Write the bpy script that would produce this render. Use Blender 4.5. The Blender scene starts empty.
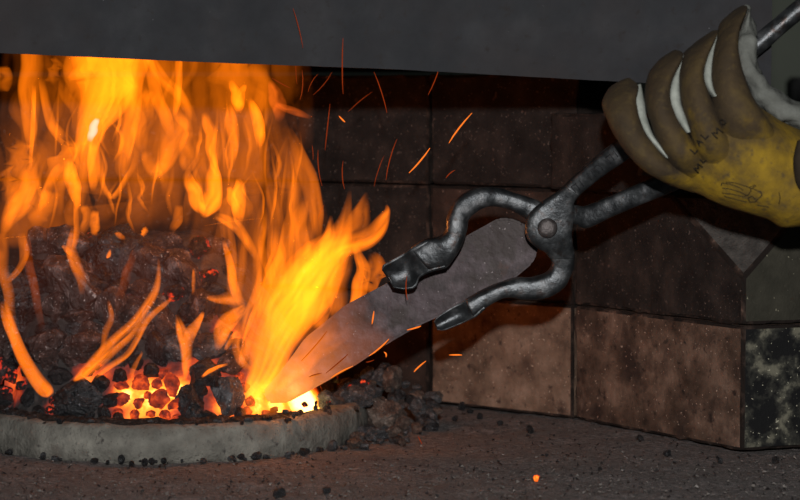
import bpy, bmesh, math, random
from mathutils import Vector, Matrix, noise
from mathutils.bvhtree import BVHTree

rnd = random.Random(7)
sc = bpy.context.scene
COL = sc.collection
V = Vector

# ------------------------------------------------------------------ camera
EYE = V((0, 0, 0.245))
FPX = 2289.0
PITCH = math.atan(150 / FPX)
cam_d = bpy.data.cameras.new('camera'); cam = bpy.data.objects.new('camera', cam_d); COL.objects.link(cam)
cam.location = EYE; cam.rotation_euler = (math.pi / 2 - PITCH, 0, 0)
cam_d.sensor_width = 36; cam_d.lens = 36 * FPX / 800
cam_d.clip_start = 0.02; cam_d.clip_end = 50
cam_d.dof.use_dof = True; cam_d.dof.focus_distance = 1.58; cam_d.dof.aperture_fstop = 11
sc.camera = cam
CP, SP = math.cos(PITCH), math.sin(PITCH)

def ray(px, py):
    x = (px - 400) / FPX; y = (250 - py) / FPX
    return V((x, CP + y * SP, -SP + y * CP))
def at(px, py, Y):
    d = ray(px, py); return EYE + d * (Y / d.y)
def on_floor(px, py, z=0.0):
    d = ray(px, py); return EYE + d * ((z - EYE.z) / d.z)

# ------------------------------------------------------------------ naming helpers
def link(name, me, mat=None, parent=None):
    o = bpy.data.objects.new(name, me); COL.objects.link(o)
    if mat is not None:
        for m in (mat if isinstance(mat, (list, tuple)) else [mat]): me.materials.append(m)
    if parent is not None: o.parent = parent
    return o
def build(name, bm, mat, parent=None, smooth=True):
    me = bpy.data.meshes.new(name); bm.to_mesh(me); bm.free()
    if smooth: me.polygons.foreach_set('use_smooth', [True] * len(me.polygons))
    return link(name, me, mat, parent)
def tag(o, label, cat, group=None, kind=None):
    o['label'] = label; o['category'] = cat
    if group: o['group'] = group
    if kind: o['kind'] = kind
    return o
def root(name, label, cat, group=None, loc=(0, 0, 0)):
    e = bpy.data.objects.new(name, None); COL.objects.link(e); e.location = loc; e.empty_display_size = .01
    return tag(e, label, cat, group)
def settle(part, par):
    """parent keeping world place (parents are only translated)"""
    part.parent = par; part.location = V(part.location) - V(par.location)
def structure(o):
    o['kind'] = 'structure'; return o

# ------------------------------------------------------------------ material helpers
def nmat(name):
    m = bpy.data.materials.new(name); m.use_nodes = True
    nt = m.node_tree; nt.nodes.clear()
    out = nt.nodes.new('ShaderNodeOutputMaterial')
    return m, nt, out
def N(nt, t, **kw):
    n = nt.nodes.new(t)
    for k, v in kw.items():
        if k.startswith('i_'): n.inputs[k[2:].replace('_', ' ')].default_value = v
        else: setattr(n, k, v)
    return n
def ramp(nt, fac, stops):
    r = nt.nodes.new('ShaderNodeValToRGB'); nt.links.new(fac, r.inputs['Fac'])
    e = r.color_ramp.elements
    while len(e) < len(stops): e.new(.5)
    for k, (p, c) in enumerate(stops):
        e[k].position = p; e[k].color = (*c, 1) if len(c) == 3 else c
    return r.outputs['Color']
def noise_tex(nt, vec, scale, detail=5, rough=.6):
    n = N(nt, 'ShaderNodeTexNoise'); n.inputs['Scale'].default_value = scale
    n.inputs['Detail'].default_value = detail; n.inputs['Roughness'].default_value = rough
    nt.links.new(vec, n.inputs['Vector']); return n.outputs['Fac']
def mix(nt, fac, a, b, mode='MIX'):
    m = N(nt, 'ShaderNodeMix', data_type='RGBA', blend_type=mode)
    for sock, v in ((m.inputs[0], fac), (m.inputs[6], a), (m.inputs[7], b)):
        if hasattr(v, 'is_linked'): nt.links.new(v, sock)
        else: sock.default_value = v if not isinstance(v, tuple) or len(v) == 4 else (*v, 1)
    return m.outputs[2]
def bump(nt, h, strength, dist):
    b = N(nt, 'ShaderNodeBump'); b.inputs['Strength'].default_value = strength; b.inputs['Distance'].default_value = dist
    nt.links.new(h, b.inputs['Height']); return b.outputs['Normal']
def surf(name, stops, scale=30, rough=.7, metal=0, spec=.12, bumps=((120, .5, .001),), speck=None, second=None, coord='Object', detail=6, emit=None, sheen=0, rrange=None):
    """noise coloured principled surface; speck=(scale, threshold, colour); second=(scale, lo, hi, colour)"""
    m, nt, out = nmat(name)
    tc = N(nt, 'ShaderNodeTexCoord'); vec = tc.outputs[coord]
    f = noise_tex(nt, vec, scale, detail)
    c = ramp(nt, f, stops)
    if second:
        for s_ in (second if isinstance(second[0], tuple) else (second,)):
            f2 = noise_tex(nt, vec, s_[0], 4, .65)
            mk = ramp(nt, f2, [(s_[1], (0, 0, 0)), (s_[2], (1, 1, 1))])
            c = mix(nt, mk, c, s_[3])
    if speck:
        for s_ in (speck if isinstance(speck[0], tuple) else (speck,)):
            f3 = noise_tex(nt, vec, s_[0], 2, .5)
            mk = ramp(nt, f3, [(s_[1], (0, 0, 0)), (s_[1] + .03, (1, 1, 1))])
            c = mix(nt, mk, c, s_[2])
    p = N(nt, 'ShaderNodeBsdfPrincipled')
    nt.links.new(c, p.inputs['Base Color'])
    p.inputs['Roughness'].default_value = rough; p.inputs['Metallic'].default_value = metal
    p.inputs['Specular IOR Level'].default_value = spec
    if rrange:
        rr = ramp(nt, noise_tex(nt, vec, rrange[0], 4), [(.3, (rrange[1],) * 3), (.7, (rrange[2],) * 3)])
        nt.links.new(rr, p.inputs['Roughness'])
    prev = None
    for (s, st, d) in bumps:
        b = N(nt, 'ShaderNodeBump'); b.inputs['Strength'].default_value = st; b.inputs['Distance'].default_value = d
        nt.links.new(noise_tex(nt, vec, s, 4), b.inputs['Height'])
        if prev is not None: nt.links.new(prev, b.inputs['Normal'])
        prev = b.outputs['Normal']
    if prev is not None: nt.links.new(prev, p.inputs['Normal'])
    if emit:   # (scale, lo, hi, colour stops, strength)
        f4 = noise_tex(nt, vec, emit[0], 3, .6)
        e = ramp(nt, f4, emit[1])
        nt.links.new(e, p.inputs['Emission Color']); p.inputs['Emission Strength'].default_value = emit[2]
    nt.links.new(p.outputs[0], out.inputs['Surface'])
    return m
def gas(name, col, s):
    m, nt, out = nmat(name)
    e = N(nt, 'ShaderNodeEmission'); e.inputs['Color'].default_value = (*col, 1); e.inputs['Strength'].default_value = s
    nt.links.new(e.outputs[0], out.inputs['Volume'])
    return m
def glow(name, col, s):
    m, nt, out = nmat(name)
    e = N(nt, 'ShaderNodeEmission'); e.inputs['Color'].default_value = (*col, 1); e.inputs['Strength'].default_value = s
    nt.links.new(e.outputs[0], out.inputs['Surface'])
    return m

M = {}
BB = ((160, .5, .002), (600, .55, .0008))
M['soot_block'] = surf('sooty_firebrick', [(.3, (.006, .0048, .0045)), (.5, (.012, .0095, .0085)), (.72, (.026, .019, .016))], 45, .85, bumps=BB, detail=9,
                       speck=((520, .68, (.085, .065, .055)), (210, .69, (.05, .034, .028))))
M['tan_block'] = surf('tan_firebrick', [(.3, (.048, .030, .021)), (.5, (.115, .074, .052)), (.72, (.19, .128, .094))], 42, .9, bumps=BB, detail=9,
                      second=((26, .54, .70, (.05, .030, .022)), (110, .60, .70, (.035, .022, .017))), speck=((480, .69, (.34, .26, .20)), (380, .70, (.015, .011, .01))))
M['warm_block'] = surf('brown_firebrick', [(.3, (.020, .0125, .009)), (.5, (.068, .043, .031)), (.72, (.145, .095, .070))], 42, .9, bumps=BB, detail=9,
                      second=((24, .50, .66, (.024, .015, .012)), (110, .58, .70, (.018, .012, .010))), speck=((480, .69, (.26, .19, .15)),))
M['dark_warm'] = surf('scorched_firebrick', [(.3, (.010, .007, .006)), (.5, (.022, .014, .011)), (.72, (.05, .030, .023))], 42, .9, bumps=BB, detail=9,
                      speck=((480, .70, (.14, .09, .07)),))
M['lichen_block'] = surf('stained_firebrick', [(.44, (.006, .0062, .0065)), (.53, (.024, .024, .020)), (.62, (.10, .096, .072))], 62, .9, bumps=BB, detail=9,
                         speck=((420, .69, (.26, .25, .19)),))
M['green_soot'] = surf('dull_green_soot', [(.3, (.014, .0135, .010)), (.7, (.034, .032, .024))], 40, .85, bumps=BB, speck=(400, .71, (.15, .14, .10)))
M['mortar_cut'] = surf('broken_block_face', [(.35, (.028, .026, .024)), (.65, (.06, .055, .050))], 120, .95, bumps=((300, .9, .002), (800, .6, .0008)), speck=(600, .7, (.012, .011, .01)))
M['chipped'] = surf('chipped_block_edge', [(.50, (.009, .0065, .0055)), (.63, (.035, .023, .018)), (.76, (.16, .105, .08))], 60, .95, bumps=BB, detail=6)
M['hood'] = surf('hood_steel', [(.3, (.0092, .010, .012)), (.55, (.0152, .0162, .0185)), (.78, (.025, .026, .0285))], 26, .75, 0, .14, bumps=((90, .12, .001), (700, .2, .0004)), detail=9,
                 second=((7, .45, .75, (.020, .0165, .0165)), (120, .58, .72, (.013, .0115, .0115))), speck=((560, .77, (.10, .10, .105)),))
M['tongs'] = surf('forged_steel', [(.3, (.022, .024, .026)), (.52, (.046, .050, .053)), (.70, (.12, .124, .128))], 90, .42, .8, .45, bumps=((75, .3, .002), (420, .35, .0007)), rrange=(90, .32, .55),
                  second=((120, .56, .70, (.034, .024, .021)),))
M['rivet'] = surf('rivet_steel', [(.3, (.04, .034, .033)), (.7, (.09, .08, .078))], 200, .55, .7, .5, bumps=((400, .6, .001),))
M['stamp'] = surf('stamped_groove', [(.3, (.008, .008, .009)), (.7, (.016, .017, .019))], 60, .6, .5, .4)
M['cloth'] = surf('grey_cotton', [(.3, (.066, .069, .062)), (.7, (.118, .124, .113))], 70, .95, 0, .1, bumps=((120, .6, .003), (900, .4, .0004)))
M['gusset'] = surf('pale_cotton', [(.3, (.16, .175, .155)), (.7, (.27, .29, .26))], 90, .95, 0, .1, bumps=((200, .4, .002), (900, .4, .0004)))
M['cuff'] = surf('dark_cuff', [(.3, (.012, .009, .006)), (.7, (.022, .016, .010))], 90, .9)
M['ink'] = surf('black_ink', [(.3, (.010, .008, .006)), (.7, (.016, .013, .009))], 60, .8)
M['rim'] = surf('ashy_cement', [(.3, (.060, .058, .050)), (.5, (.105, .101, .088)), (.72, (.165, .16, .138))], 60, .95, 0, .2, bumps=((130, .8, .003), (500, .7, .001)), detail=9,
                second=((170, .58, .70, (.042, .039, .036)), (28, .54, .72, (.085, .072, .060))), speck=((600, .69, (.04, .036, .03)),))
M['hearth'] = surf('gritty_hearth', [(.3, (.040, .036, .035)), (.5, (.098, .089, .087)), (.72, (.19, .172, .166))], 240, .95, 0, .2, bumps=((220, .8, .002), (800, .9, .0012)),
                   second=((20, .45, .70, (.095, .085, .081)), (30, .56, .74, (.085, .062, .056))), speck=((800, .66, (.30, .28, .27)), (600, .68, (.009, .007, .007))), detail=9)
M['grit'] = surf('grey_grit', [(.3, (.03, .026, .025)), (.6, (.12, .11, .10)), (.8, (.28, .27, .26))], 55, .9)
M['grit_dark'] = surf('black_grit', [(.3, (.006, .0055, .0055)), (.7, (.022, .019, .019))], 55, .8)
M['dust'] = surf('black_coal_dust', [(.35, (.006, .0055, .0055)), (.55, (.018, .016, .015)), (.72, (.05, .045, .042))], 320, .9, bumps=((300, 1, .002), (900, .8, .0008)))
def coalmat(name, a, b, c, rough=.55, **k):
    return surf(name, [(.36, a), (.52, b), (.70, c)], 2.2, rough, 0, .45, bumps=((3.5, .9, .006), (13, .9, .0025)), detail=9, **k)
M['coal'] = coalmat('black_coal', (.004, .004, .005), (.011, .0115, .013), (.032, .034, .038), .42, speck=((11, .68, (.13, .14, .16)),))
M['coke'] = coalmat('grey_coke', (.010, .010, .011), (.040, .041, .044), (.12, .124, .132), .55, speck=((10, .66, (.22, .23, .24)),))
M['brown_coal'] = coalmat('reddish_brown_coal', (.009, .006, .0055), (.036, .022, .020), (.16, .115, .108), .6, speck=((9, .67, (.27, .23, .22)),))
M['rusty_coke'] = coalmat('rusty_coke', (.02, .012, .009), (.065, .042, .031), (.15, .115, .095), .7, speck=((10, .68, (.25, .22, .2)),))
M['hot_edge'] = coalmat('part_glowing_coal', (.006, .005, .005), (.016, .012, .012), (.05, .036, .036), .6,
                        emit=(1.5, [(.55, (0, 0, 0)), (.64, (.55, .02, .002)), (.76, (1, .12, .006))], 1.2))
M['ember'] = coalmat('red_hot_ember', (.02, .01, .01), (.05, .02, .015), (.09, .05, .04), .8,
                     emit=(.75, [(.36, (.06, .003, .001)), (.50, (.30, .018, .002)), (.64, (.85, .085, .005))], 1.1))
M['bright_ember'] = coalmat('orange_hot_ember', (.02, .01, .01), (.05, .02, .015), (.09, .05, .04), .8,
                     emit=(.8, [(.34, (.22, .012, .002)), (.48, (.85, .08, .005)), (.62, (1, .30, .02))], 1.4))
def leather_mat():
    m, nt, out = nmat('worn_leather')
    tc = N(nt, 'ShaderNodeTexCoord'); vec = tc.outputs['Object']
    sep = N(nt, 'ShaderNodeSeparateXYZ'); nt.links.new(vec, sep.inputs[0])
    # dirt worn into the fingers, cleaner yellow hide on the heel of the hand
    ax = N(nt, 'ShaderNodeMath', operation='MULTIPLY_ADD'); nt.links.new(sep.outputs['X'], ax.inputs[0]); ax.inputs[1].default_value = 9.0; ax.inputs[2].default_value = -2.02 + .245 * 6.5
    az = N(nt, 'ShaderNodeMath', operation='MULTIPLY_ADD'); nt.links.new(sep.outputs['Z'], az.inputs[0]); az.inputs[1].default_value = -7.5; nt.links.new(ax.outputs[0], az.inputs[2])
    n1 = N(nt, 'ShaderNodeMath', operation='MULTIPLY_ADD'); nt.links.new(noise_tex(nt, vec, 34, 5), n1.inputs[0]); n1.inputs[1].default_value = 2.0; nt.links.new(az.outputs[0], n1.inputs[2])
    yel = ramp(nt, n1.outputs[0], [(.52, (0, 0, 0)), (1.0, (1, 1, 1))])
    brown = ramp(nt, noise_tex(nt, vec, 45, 7), [(.3, (.021, .0142, .0078)), (.55, (.036, .0235, .010)), (.75, (.062, .041, .0115))])
    gold = ramp(nt, noise_tex(nt, vec, 60, 7), [(.32, (.07, .044, .008)), (.5, (.13, .080, .0045)), (.7, (.20, .124, .005))])
    c = mix(nt, yel, brown, gold)
    c = mix(nt, ramp(nt, noise_tex(nt, vec, 170, 5), [(.56, (0, 0, 0)), (.70, (1, 1, 1))]), c, (.05, .034, .012, 1))
    p = N(nt, 'ShaderNodeBsdfPrincipled'); nt.links.new(c, p.inputs['Base Color']); p.inputs['Roughness'].default_value = .85; p.inputs['Specular IOR Level'].default_value = .25
    b1 = N(nt, 'ShaderNodeBump'); b1.inputs['Strength'].default_value = .5; b1.inputs['Distance'].default_value = .003; nt.links.new(noise_tex(nt, vec, 90, 5), b1.inputs['Height'])
    b2 = N(nt, 'ShaderNodeBump'); b2.inputs['Strength'].default_value = .4; b2.inputs['Distance'].default_value = .0006; nt.links.new(noise_tex(nt, vec, 800, 4), b2.inputs['Height'])
    nt.links.new(b1.outputs[0], b2.inputs['Normal']); nt.links.new(b2.outputs[0], p.inputs['Normal'])
    nt.links.new(p.outputs[0], out.inputs['Surface']); return m
M['leather'] = leather_mat(); M['yellow'] = M['leather']
def bed_mat():
    m, nt, out = nmat('ember_bed_heat')
    tc = N(nt, 'ShaderNodeTexCoord'); vec = tc.outputs['Object']
    heat = N(nt, 'ShaderNodeAttribute', attribute_name='hotness')
    n1 = noise_tex(nt, vec, 38, 4)
    mul = N(nt, 'ShaderNodeMath', operation='MULTIPLY_ADD'); nt.links.new(n1, mul.inputs[0]); mul.inputs[1].default_value = .9; mul.inputs[2].default_value = -.45
    add = N(nt, 'ShaderNodeMath', operation='ADD'); nt.links.new(mul.outputs[0], add.inputs[0]); nt.links.new(heat.outputs['Fac'], add.inputs[1])
    e = ramp(nt, add.outputs[0], [(.18, (0, 0, 0)), (.32, (.30, .012, .001)), (.52, (.80, .075, .003)), (.76, (1, .26, .014)), (1.0, (1, .60, .16))])
    st = ramp(nt, add.outputs[0], [(.2, (.0, .0, .0)), (.5, (.16, .16, .16)), (.75, (.4, .4, .4)), (1, (1, 1, 1))])
    k = N(nt, 'ShaderNodeMath', operation='MULTIPLY'); nt.links.new(st, k.inputs[0]); k.inputs[1].default_value = 5.5
    p = N(nt, 'ShaderNodeBsdfPrincipled')
    nt.links.new(ramp(nt, noise_tex(nt, vec, 160), [(.3, (.008, .007, .007)), (.7, (.03, .026, .025))]), p.inputs['Base Color'])
    p.inputs['Roughness'].default_value = .9
    nt.links.new(e, p.inputs['Emission Color']); nt.links.new(k.outputs[0], p.inputs['Emission Strength'])
    nt.links.new(bump(nt, noise_tex(nt, vec, 150), .8, .004), p.inputs['Normal'])
    nt.links.new(p.outputs[0], out.inputs['Surface']); return m
M['bed'] = bed_mat()
def bar_mat():
    m, nt, out = nmat('heated_bar_steel')
    tc = N(nt, 'ShaderNodeTexCoord'); vec = tc.outputs['Object']
    heat = N(nt, 'ShaderNodeAttribute', attribute_name='hotness')
    c = ramp(nt, noise_tex(nt, vec, 80, 8), [(.36, (.016, .0105, .0115)), (.5, (.034, .0235, .026)), (.66, (.062, .047, .052))])
    c = mix(nt, ramp(nt, noise_tex(nt, vec, 38, 6), [(.50, (0, 0, 0)), (.60, (1, 1, 1))]), c, (.020, .013, .012, 1))
    c = mix(nt, ramp(nt, noise_tex(nt, vec, 500, 2), [(.70, (0, 0, 0)), (.74, (1, 1, 1))]), c, (.15, .13, .13, 1))
    p = N(nt, 'ShaderNodeBsdfPrincipled'); nt.links.new(c, p.inputs['Base Color'])
    p.inputs['Roughness'].default_value = .62; p.inputs['Metallic'].default_value = .35
    a = N(nt, 'ShaderNodeMath', operation='MULTIPLY_ADD'); nt.links.new(noise_tex(nt, vec, 45, 4), a.inputs[0]); a.inputs[1].default_value = .3; a.inputs[2].default_value = -.15
    b = N(nt, 'ShaderNodeMath', operation='ADD'); nt.links.new(a.outputs[0], b.inputs[0]); nt.links.new(heat.outputs['Fac'], b.inputs[1])
    e = ramp(nt, b.outputs[0], [(.05, (0, 0, 0)), (.35, (.17, .034, .002)), (.65, (.50, .11, .006)), (1, (1, .28, .015))])
    nt.links.new(e, p.inputs['Emission Color']); p.inputs['Emission Strength'].default_value = 1.0
    nt.links.new(bump(nt, noise_tex(nt, vec, 130, 5), .5, .0015), p.inputs['Normal'])
    nt.links.new(p.outputs[0], out.inputs['Surface']); return m
M['bar'] = bar_mat()
M['spark'] = glow('spark_glow', (1, .20, .02), 1.15)
M['spark_dim'] = glow('spark_glow_dull', (1, .12, .02), .24)
M['room'] = surf('dim_workshop_wall', [(.3, (.13, .15, .125)), (.7, (.20, .22, .18))], 2, .9)
M['room_dark'] = surf('dark_workshop_steel', [(.3, (.012, .013, .013)), (.7, (.02, .02, .02))], 4, .8)
FL = (1.0, .185, .0035); FR = (1.0, .145, .012); FW = (.9, .75, .85)
GAS = {}
def gasmat(kind, dens):
    key = (kind, dens)
    if key not in GAS:
        GAS[key] = gas('flame_gas_%s_%d' % (kind, dens), {'o': FL, 'r': FR, 'w': FW}[kind], dens)
    return GAS[key]

# ------------------------------------------------------------------ shape helpers
def catmull(rows, m):
    """rows: list of equal-length float tuples -> m resampled rows"""
    n = len(rows); outr = []
    for i in range(m):
        t = i / (m - 1) * (n - 1); k = min(int(t), n - 2); u = t - k
        p0, p1, p2, p3 = (rows[max(0, min(n - 1, j))] for j in (k - 1, k, k + 1, k + 2))
        outr.append(tuple(.5 * (2 * b + (c - a) * u + (2 * a - 5 * b + 4 * c - d) * u * u + (-a + 3 * b - 3 * c + d) * u ** 3) for a, b, c, d in zip(p0, p1, p2, p3)))
    return outr
def rail_loft(pairs, m=40, seg=20, n=2.4, caps=(.35, .35), wob=0, wscale=40, seed=0):
    """pairs (ax, ay, bx, by, Y, thickness): a solid with rounded section between two rails"""
    rows = []
    for q in catmull([tuple(map(float, p)) for p in pairs], m):
        A = at(q[0], q[1], q[4]); B = at(q[2], q[3], q[4]); rows.append((A, B, q[5]))
    rings = []
    def ring(C, H, D):
        r = []
        for k in range(seg):
            a = 2 * math.pi * k / seg; c, s = math.cos(a), math.sin(a)
            r.append(C + H * (math.copysign(abs(c) ** (2 / n), c)) + D * (math.copysign(abs(s) ** (2 / n), s)))
        return r
    D0 = V((0, 1, 0))
    def cap(i, j, f):
        A, B, th = rows[i]; C = (A + B) / 2; C2 = (rows[j][0] + rows[j][1]) / 2
        t = (C - C2).normalized(); H = (B - A) / 2; L = H.length * f
        return [ring(C + t * L * math.sin(a), H * max(.02, math.cos(a)), D0 * th / 2 * max(.02, math.cos(a))) for a in (math.radians(x) for x in (89, 72, 50, 25))]
    if caps[0]: rings += cap(0, 1, caps[0])
    for A, B, th in rows: rings.append(ring((A + B) / 2, (B - A) / 2, D0 * th / 2))
    if caps[1]: rings += list(reversed(cap(-1, -2, caps[1])))
    bm = bmesh.new()
    vs = [[bm.verts.new(p) for p in r] for r in rings]
    for a, b in zip(vs, vs[1:]):
        for k in range(seg): bm.faces.new((a[k], a[(k + 1) % seg], b[(k + 1) % seg], b[k]))
    bm.faces.new(vs[0]); bm.faces.new(list(reversed(vs[-1])))
    bmesh.ops.recalc_face_normals(bm, faces=bm.faces)
    if wob:
        bm.normal_update()
        for v in bm.verts: v.co += v.normal * wob * noise.fractal(v.co * wscale + V((seed, 0, 0)), 1, 2, 3)
    return bm
def tube_bm(pts, r, seg=8, bm=None):
    bm = bm or bmesh.new(); prev = None
    pts = [V(p) for p in pts]
    rs = r if isinstance(r, (list, tuple)) else [r] * len(pts)
    first = None
    for i, p in enumerate(pts):
        t = (pts[min(i + 1, len(pts) - 1)] - pts[max(i - 1, 0)]).normalized()
        a = t.cross(V((0, 1, 0)) if abs(t.y) < .9 else V((1, 0, 0))).normalized(); b = t.cross(a)
        rg = [bm.verts.new(p + (a * math.cos(2 * math.pi * k / seg) + b * math.sin(2 * math.pi * k / seg)) * rs[i]) for k in range(seg)]
        if prev:
            for k in range(seg): bm.faces.new((prev[k], prev[(k + 1) % seg], rg[(k + 1) % seg], rg[k]))
        else: first = rg
        prev = rg
    bm.faces.new(list(reversed(first))); bm.faces.new(prev)
    return bm
def rough_prism(foot, z0, z1, cell=.007, amp=.0006, seed=0, bev=.0022, cut=None, top_tilt=0):
    """block from a footprint (counter-clockwise XY points): bevelled, gridded and slightly worn"""
    bm = bmesh.new()
    b = [bm.verts.new((x, y, z0)) for x, y in foot]; t = [bm.verts.new((x, y, z1)) for x, y in foot]
    n = len(foot)
    bm.faces.new(list(reversed(b))); bm.faces.new(t)
    for k in range(n): bm.faces.new((b[k], b[(k + 1) % n], t[(k + 1) % n], t[k]))
    if cut:
        co, no = cut
        g = bmesh.ops.bisect_plane(bm, geom=bm.verts[:] + bm.edges[:] + bm.faces[:], plane_co=co, plane_no=no, clear_outer=True)
        eds = [e for e in g['geom_cut'] if isinstance(e, bmesh.types.BMEdge)]
        r = bmesh.ops.edgeloop_fill(bm, edges=eds)
        for f in r['faces']: f.material_index = 2
    r = bmesh.ops.bevel(bm, geom=bm.edges[:], offset=bev, segments=2, affect='EDGES', profile=.6)
    for f in r['faces']: f.material_index = 3
    for ax in (V((1, 0, 0)), V((0, 1, 0)), V((0, 0, 1))):
        lo = min(v.co.dot(ax) for v in bm.verts); hi = max(v.co.dot(ax) for v in bm.verts)
        c = lo + cell
        while c < hi - cell * .4:
            bmesh.ops.bisect_plane(bm, geom=bm.verts[:] + bm.edges[:] + bm.faces[:], plane_co=ax * c, plane_no=ax); c += cell
    bm.normal_update()
    for v in bm.verts:
        d = noise.fractal(v.co * 60 + V((seed, seed * 2, 0)), 1, 2, 4)
        e = 1 + 3.0 * (len([f for f in v.link_faces]) > 0 and max((1 - abs(v.normal.dot(f.normal)) for f in v.link_faces), default=0) > .08)
        v.co += v.normal * amp * d * e - v.normal * (.0006 if e > 1 and d < -.15 else 0)
    return bm

# ------------------------------------------------------------------ setting: hearth, room
bm = bmesh.new()
nx, ny = 150, 120
grid = [[None] * (nx + 1) for _ in range(ny + 1)]
for j in range(ny + 1):
    for i in range(nx + 1):
        x = -.62 + 1.24 * i / nx; y = 1.28 + (2.12 - 1.28) * j / ny
        z = .0016 * noise.fractal(V((x * 40, y * 40, 1)), 1, 2, 5) + .0015 * noise.noise(V((x * 9, y * 9, 4)))
        grid[j][i] = bm.verts.new((x, y, z - .0015))
for j in range(ny):
    for i in range(nx): bm.faces.new((grid[j][i], grid[j][i + 1], grid[j + 1][i + 1], grid[j + 1][i]))
edge = [grid[0][i] for i in range(nx + 1)] + [grid[j][nx] for j in range(1, ny + 1)] + [grid[ny][i] for i in range(nx - 1, -1, -1)] + [grid[j][0] for j in range(ny - 1, 0, -1)]
low = [bm.verts.new((v.co.x, v.co.y, -.09)) for v in edge]
for k in range(len(edge)):
    k2 = (k + 1) % len(edge); bm.faces.new((edge[k2], edge[k], low[k], low[k2]))
bm.faces.new(low)
structure(build('floor_hearth', bm, M['hearth']))
def plane(name, a, b, c, d, mat):
    bm = bmesh.new(); bm.faces.new([bm.verts.new(p) for p in (a, b, c, d)]); return structure(build(name, bm, mat, smooth=False))
plane('wall_back', (-3, 4.2, -.8), (4, 4.2, -.8), (4, 4.2, 2), (-3, 4.2, 2), M['room'])
plane('floor', (-3, -.5, -.8), (4, -.5, -.8), (4, 4.2, -.8), (-3, 4.2, -.8), M['room_dark'])

# ------------------------------------------------------------------ wall of fire blocks
PA, PB, PC, PD, PE, PF = (-.46, 1.985), (-.115, 1.93), (.024, 1.842), (.1336, 1.747), (.2385, 1.585), (.50, 1.675)
HB = .0885
def off(p, q, d):
    v = V((q[0] - p[0], q[1] - p[1])).normalized(); return V((-v.y, v.x)) * d
def lerp(p, q, t): return (p[0] + (q[0] - p[0]) * t, p[1] + (q[1] - p[1]) * t)
def slab(p, q, back, gap=.0012, out=0.0):
    """footprint of a block whose face runs p->q (left to right), 'back' deep"""
    v = V((q[0] - p[0], q[1] - p[1])).normalized(); nrm = V((-v.y, v.x))
    p = V(p) + v * gap - nrm * out; q = V(q) - v * gap - nrm * out
    return [tuple(p), tuple(q), tuple(q + nrm * back - v * .006), tuple(p + nrm * back + v * .012)]
def block(name, foot, z0, z1, mats, label, seed, cut=None, side=None, loc=None):
    bm = rough_prism(foot, z0 + .0006, z1 - .0006, seed=seed, cut=cut)
    if side is not None:
        bm.normal_update(); nv = V((side[0], side[1], 0)).normalized()
        for f in bm.faces:
            if f.material_index == 0 and f.normal.dot(nv) > .75: f.material_index = 1
    o = build(name, bm, list(mats) + [M['chipped']], smooth=False)
    return tag(o, label, 'firebrick', 'fire bricks walling the hearth')
SIDE = (PF[1] - PE[1], -(PF[0] - PE[0]))
fe = slab(PD, PE, .07)
corner = [fe[0], (PE[0] - .0008, PE[1] + .0004), (PF[0] - .16, lerp(PE, PF, (.34 - PE[0]) / (PF[0] - PE[0]))[1]) if False else lerp(PE, PF, .40), lerp(PE, PF, .40), fe[3]]
corner = [fe[0], PE, lerp(PE, PF, .40), (lerp(PE, PF, .40)[0] - .02, lerp(PE, PF, .40)[1] + .07), (fe[3][0] + .03, fe[3][1] + .03)]
extn = slab(lerp(PE, PF, .405), PF, .07)
# bottom course
block('firebrick', slab(PA, PB, .07), 0, HB, [M['dark_warm']] * 3, 'brown fire brick low behind the flames, bottom course', 1)
block('firebrick', slab(PB, PC, .07), 0, HB, [M['dark_warm']] * 3, 'dark brown fire brick behind the spilled coke, bottom course', 2)
block('firebrick', slab(PC, PD, .07), 0, HB, [M['tan_block']] * 3, 'tan fire brick under the lower tong jaw, bottom course', 3)
block('firebrick', corner, 0, HB, [M['warm_block'], M['lichen_block'], M['mortar_cut']], 'brown corner fire brick with blotchy pale side face, bottom course', 4, side=SIDE)
block('firebrick', extn, 0, HB, [M['lichen_block']] * 3, 'blotchy fire brick running back from the corner, bottom course', 5)
# middle course
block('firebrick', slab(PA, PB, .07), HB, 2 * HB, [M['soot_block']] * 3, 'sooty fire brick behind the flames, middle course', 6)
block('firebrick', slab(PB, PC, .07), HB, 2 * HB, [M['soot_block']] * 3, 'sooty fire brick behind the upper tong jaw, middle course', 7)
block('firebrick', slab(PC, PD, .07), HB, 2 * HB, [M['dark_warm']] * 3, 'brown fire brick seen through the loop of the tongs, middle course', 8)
ca = V((PE[0], PE[1], .122)); tl = lerp(PD, PE, .72); tr = lerp(PE, PF, .085)
cb = V((tl[0], tl[1], .159)); cc = V((tr[0], tr[1], .146))
cn = (cc - ca).cross(cb - ca).normalized()
if cn.z < 0: cn = -cn
block('firebrick', corner, HB, 2 * HB, [M['soot_block'], M['green_soot'], M['mortar_cut']], 'black sooty corner fire brick with broken top corner, below the glove', 9, cut=(ca, cn), side=SIDE)
block('firebrick', extn, HB, 2 * HB, [M['green_soot']] * 3, 'dull green sooty fire brick running back from the corner, middle course', 10)
# top course
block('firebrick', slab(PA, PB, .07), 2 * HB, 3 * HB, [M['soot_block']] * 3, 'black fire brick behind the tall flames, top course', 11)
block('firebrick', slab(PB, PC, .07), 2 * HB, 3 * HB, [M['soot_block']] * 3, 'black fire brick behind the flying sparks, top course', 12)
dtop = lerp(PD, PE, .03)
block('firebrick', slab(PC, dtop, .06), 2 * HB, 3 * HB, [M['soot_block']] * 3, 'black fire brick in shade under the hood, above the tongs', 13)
p1 = lerp(PC, PD, .83); q1 = lerp(PD, PE, .62)
v_ = (V(q1) - V(p1)).normalized(); nn_ = V((-v_.y, v_.x))
p1 = tuple(V((at(549.5, 150, 1.735).x, 1.735))); q1 = tuple(V((at(668, 150, 1.615).x, 1.615)))
block('firebrick', slab(p1, q1, .055, out=0), 2 * HB, 2 * HB + .0585, [M['soot_block']] * 3, 'sooty half height fire brick jutting forward behind the tong handle', 14)

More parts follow.
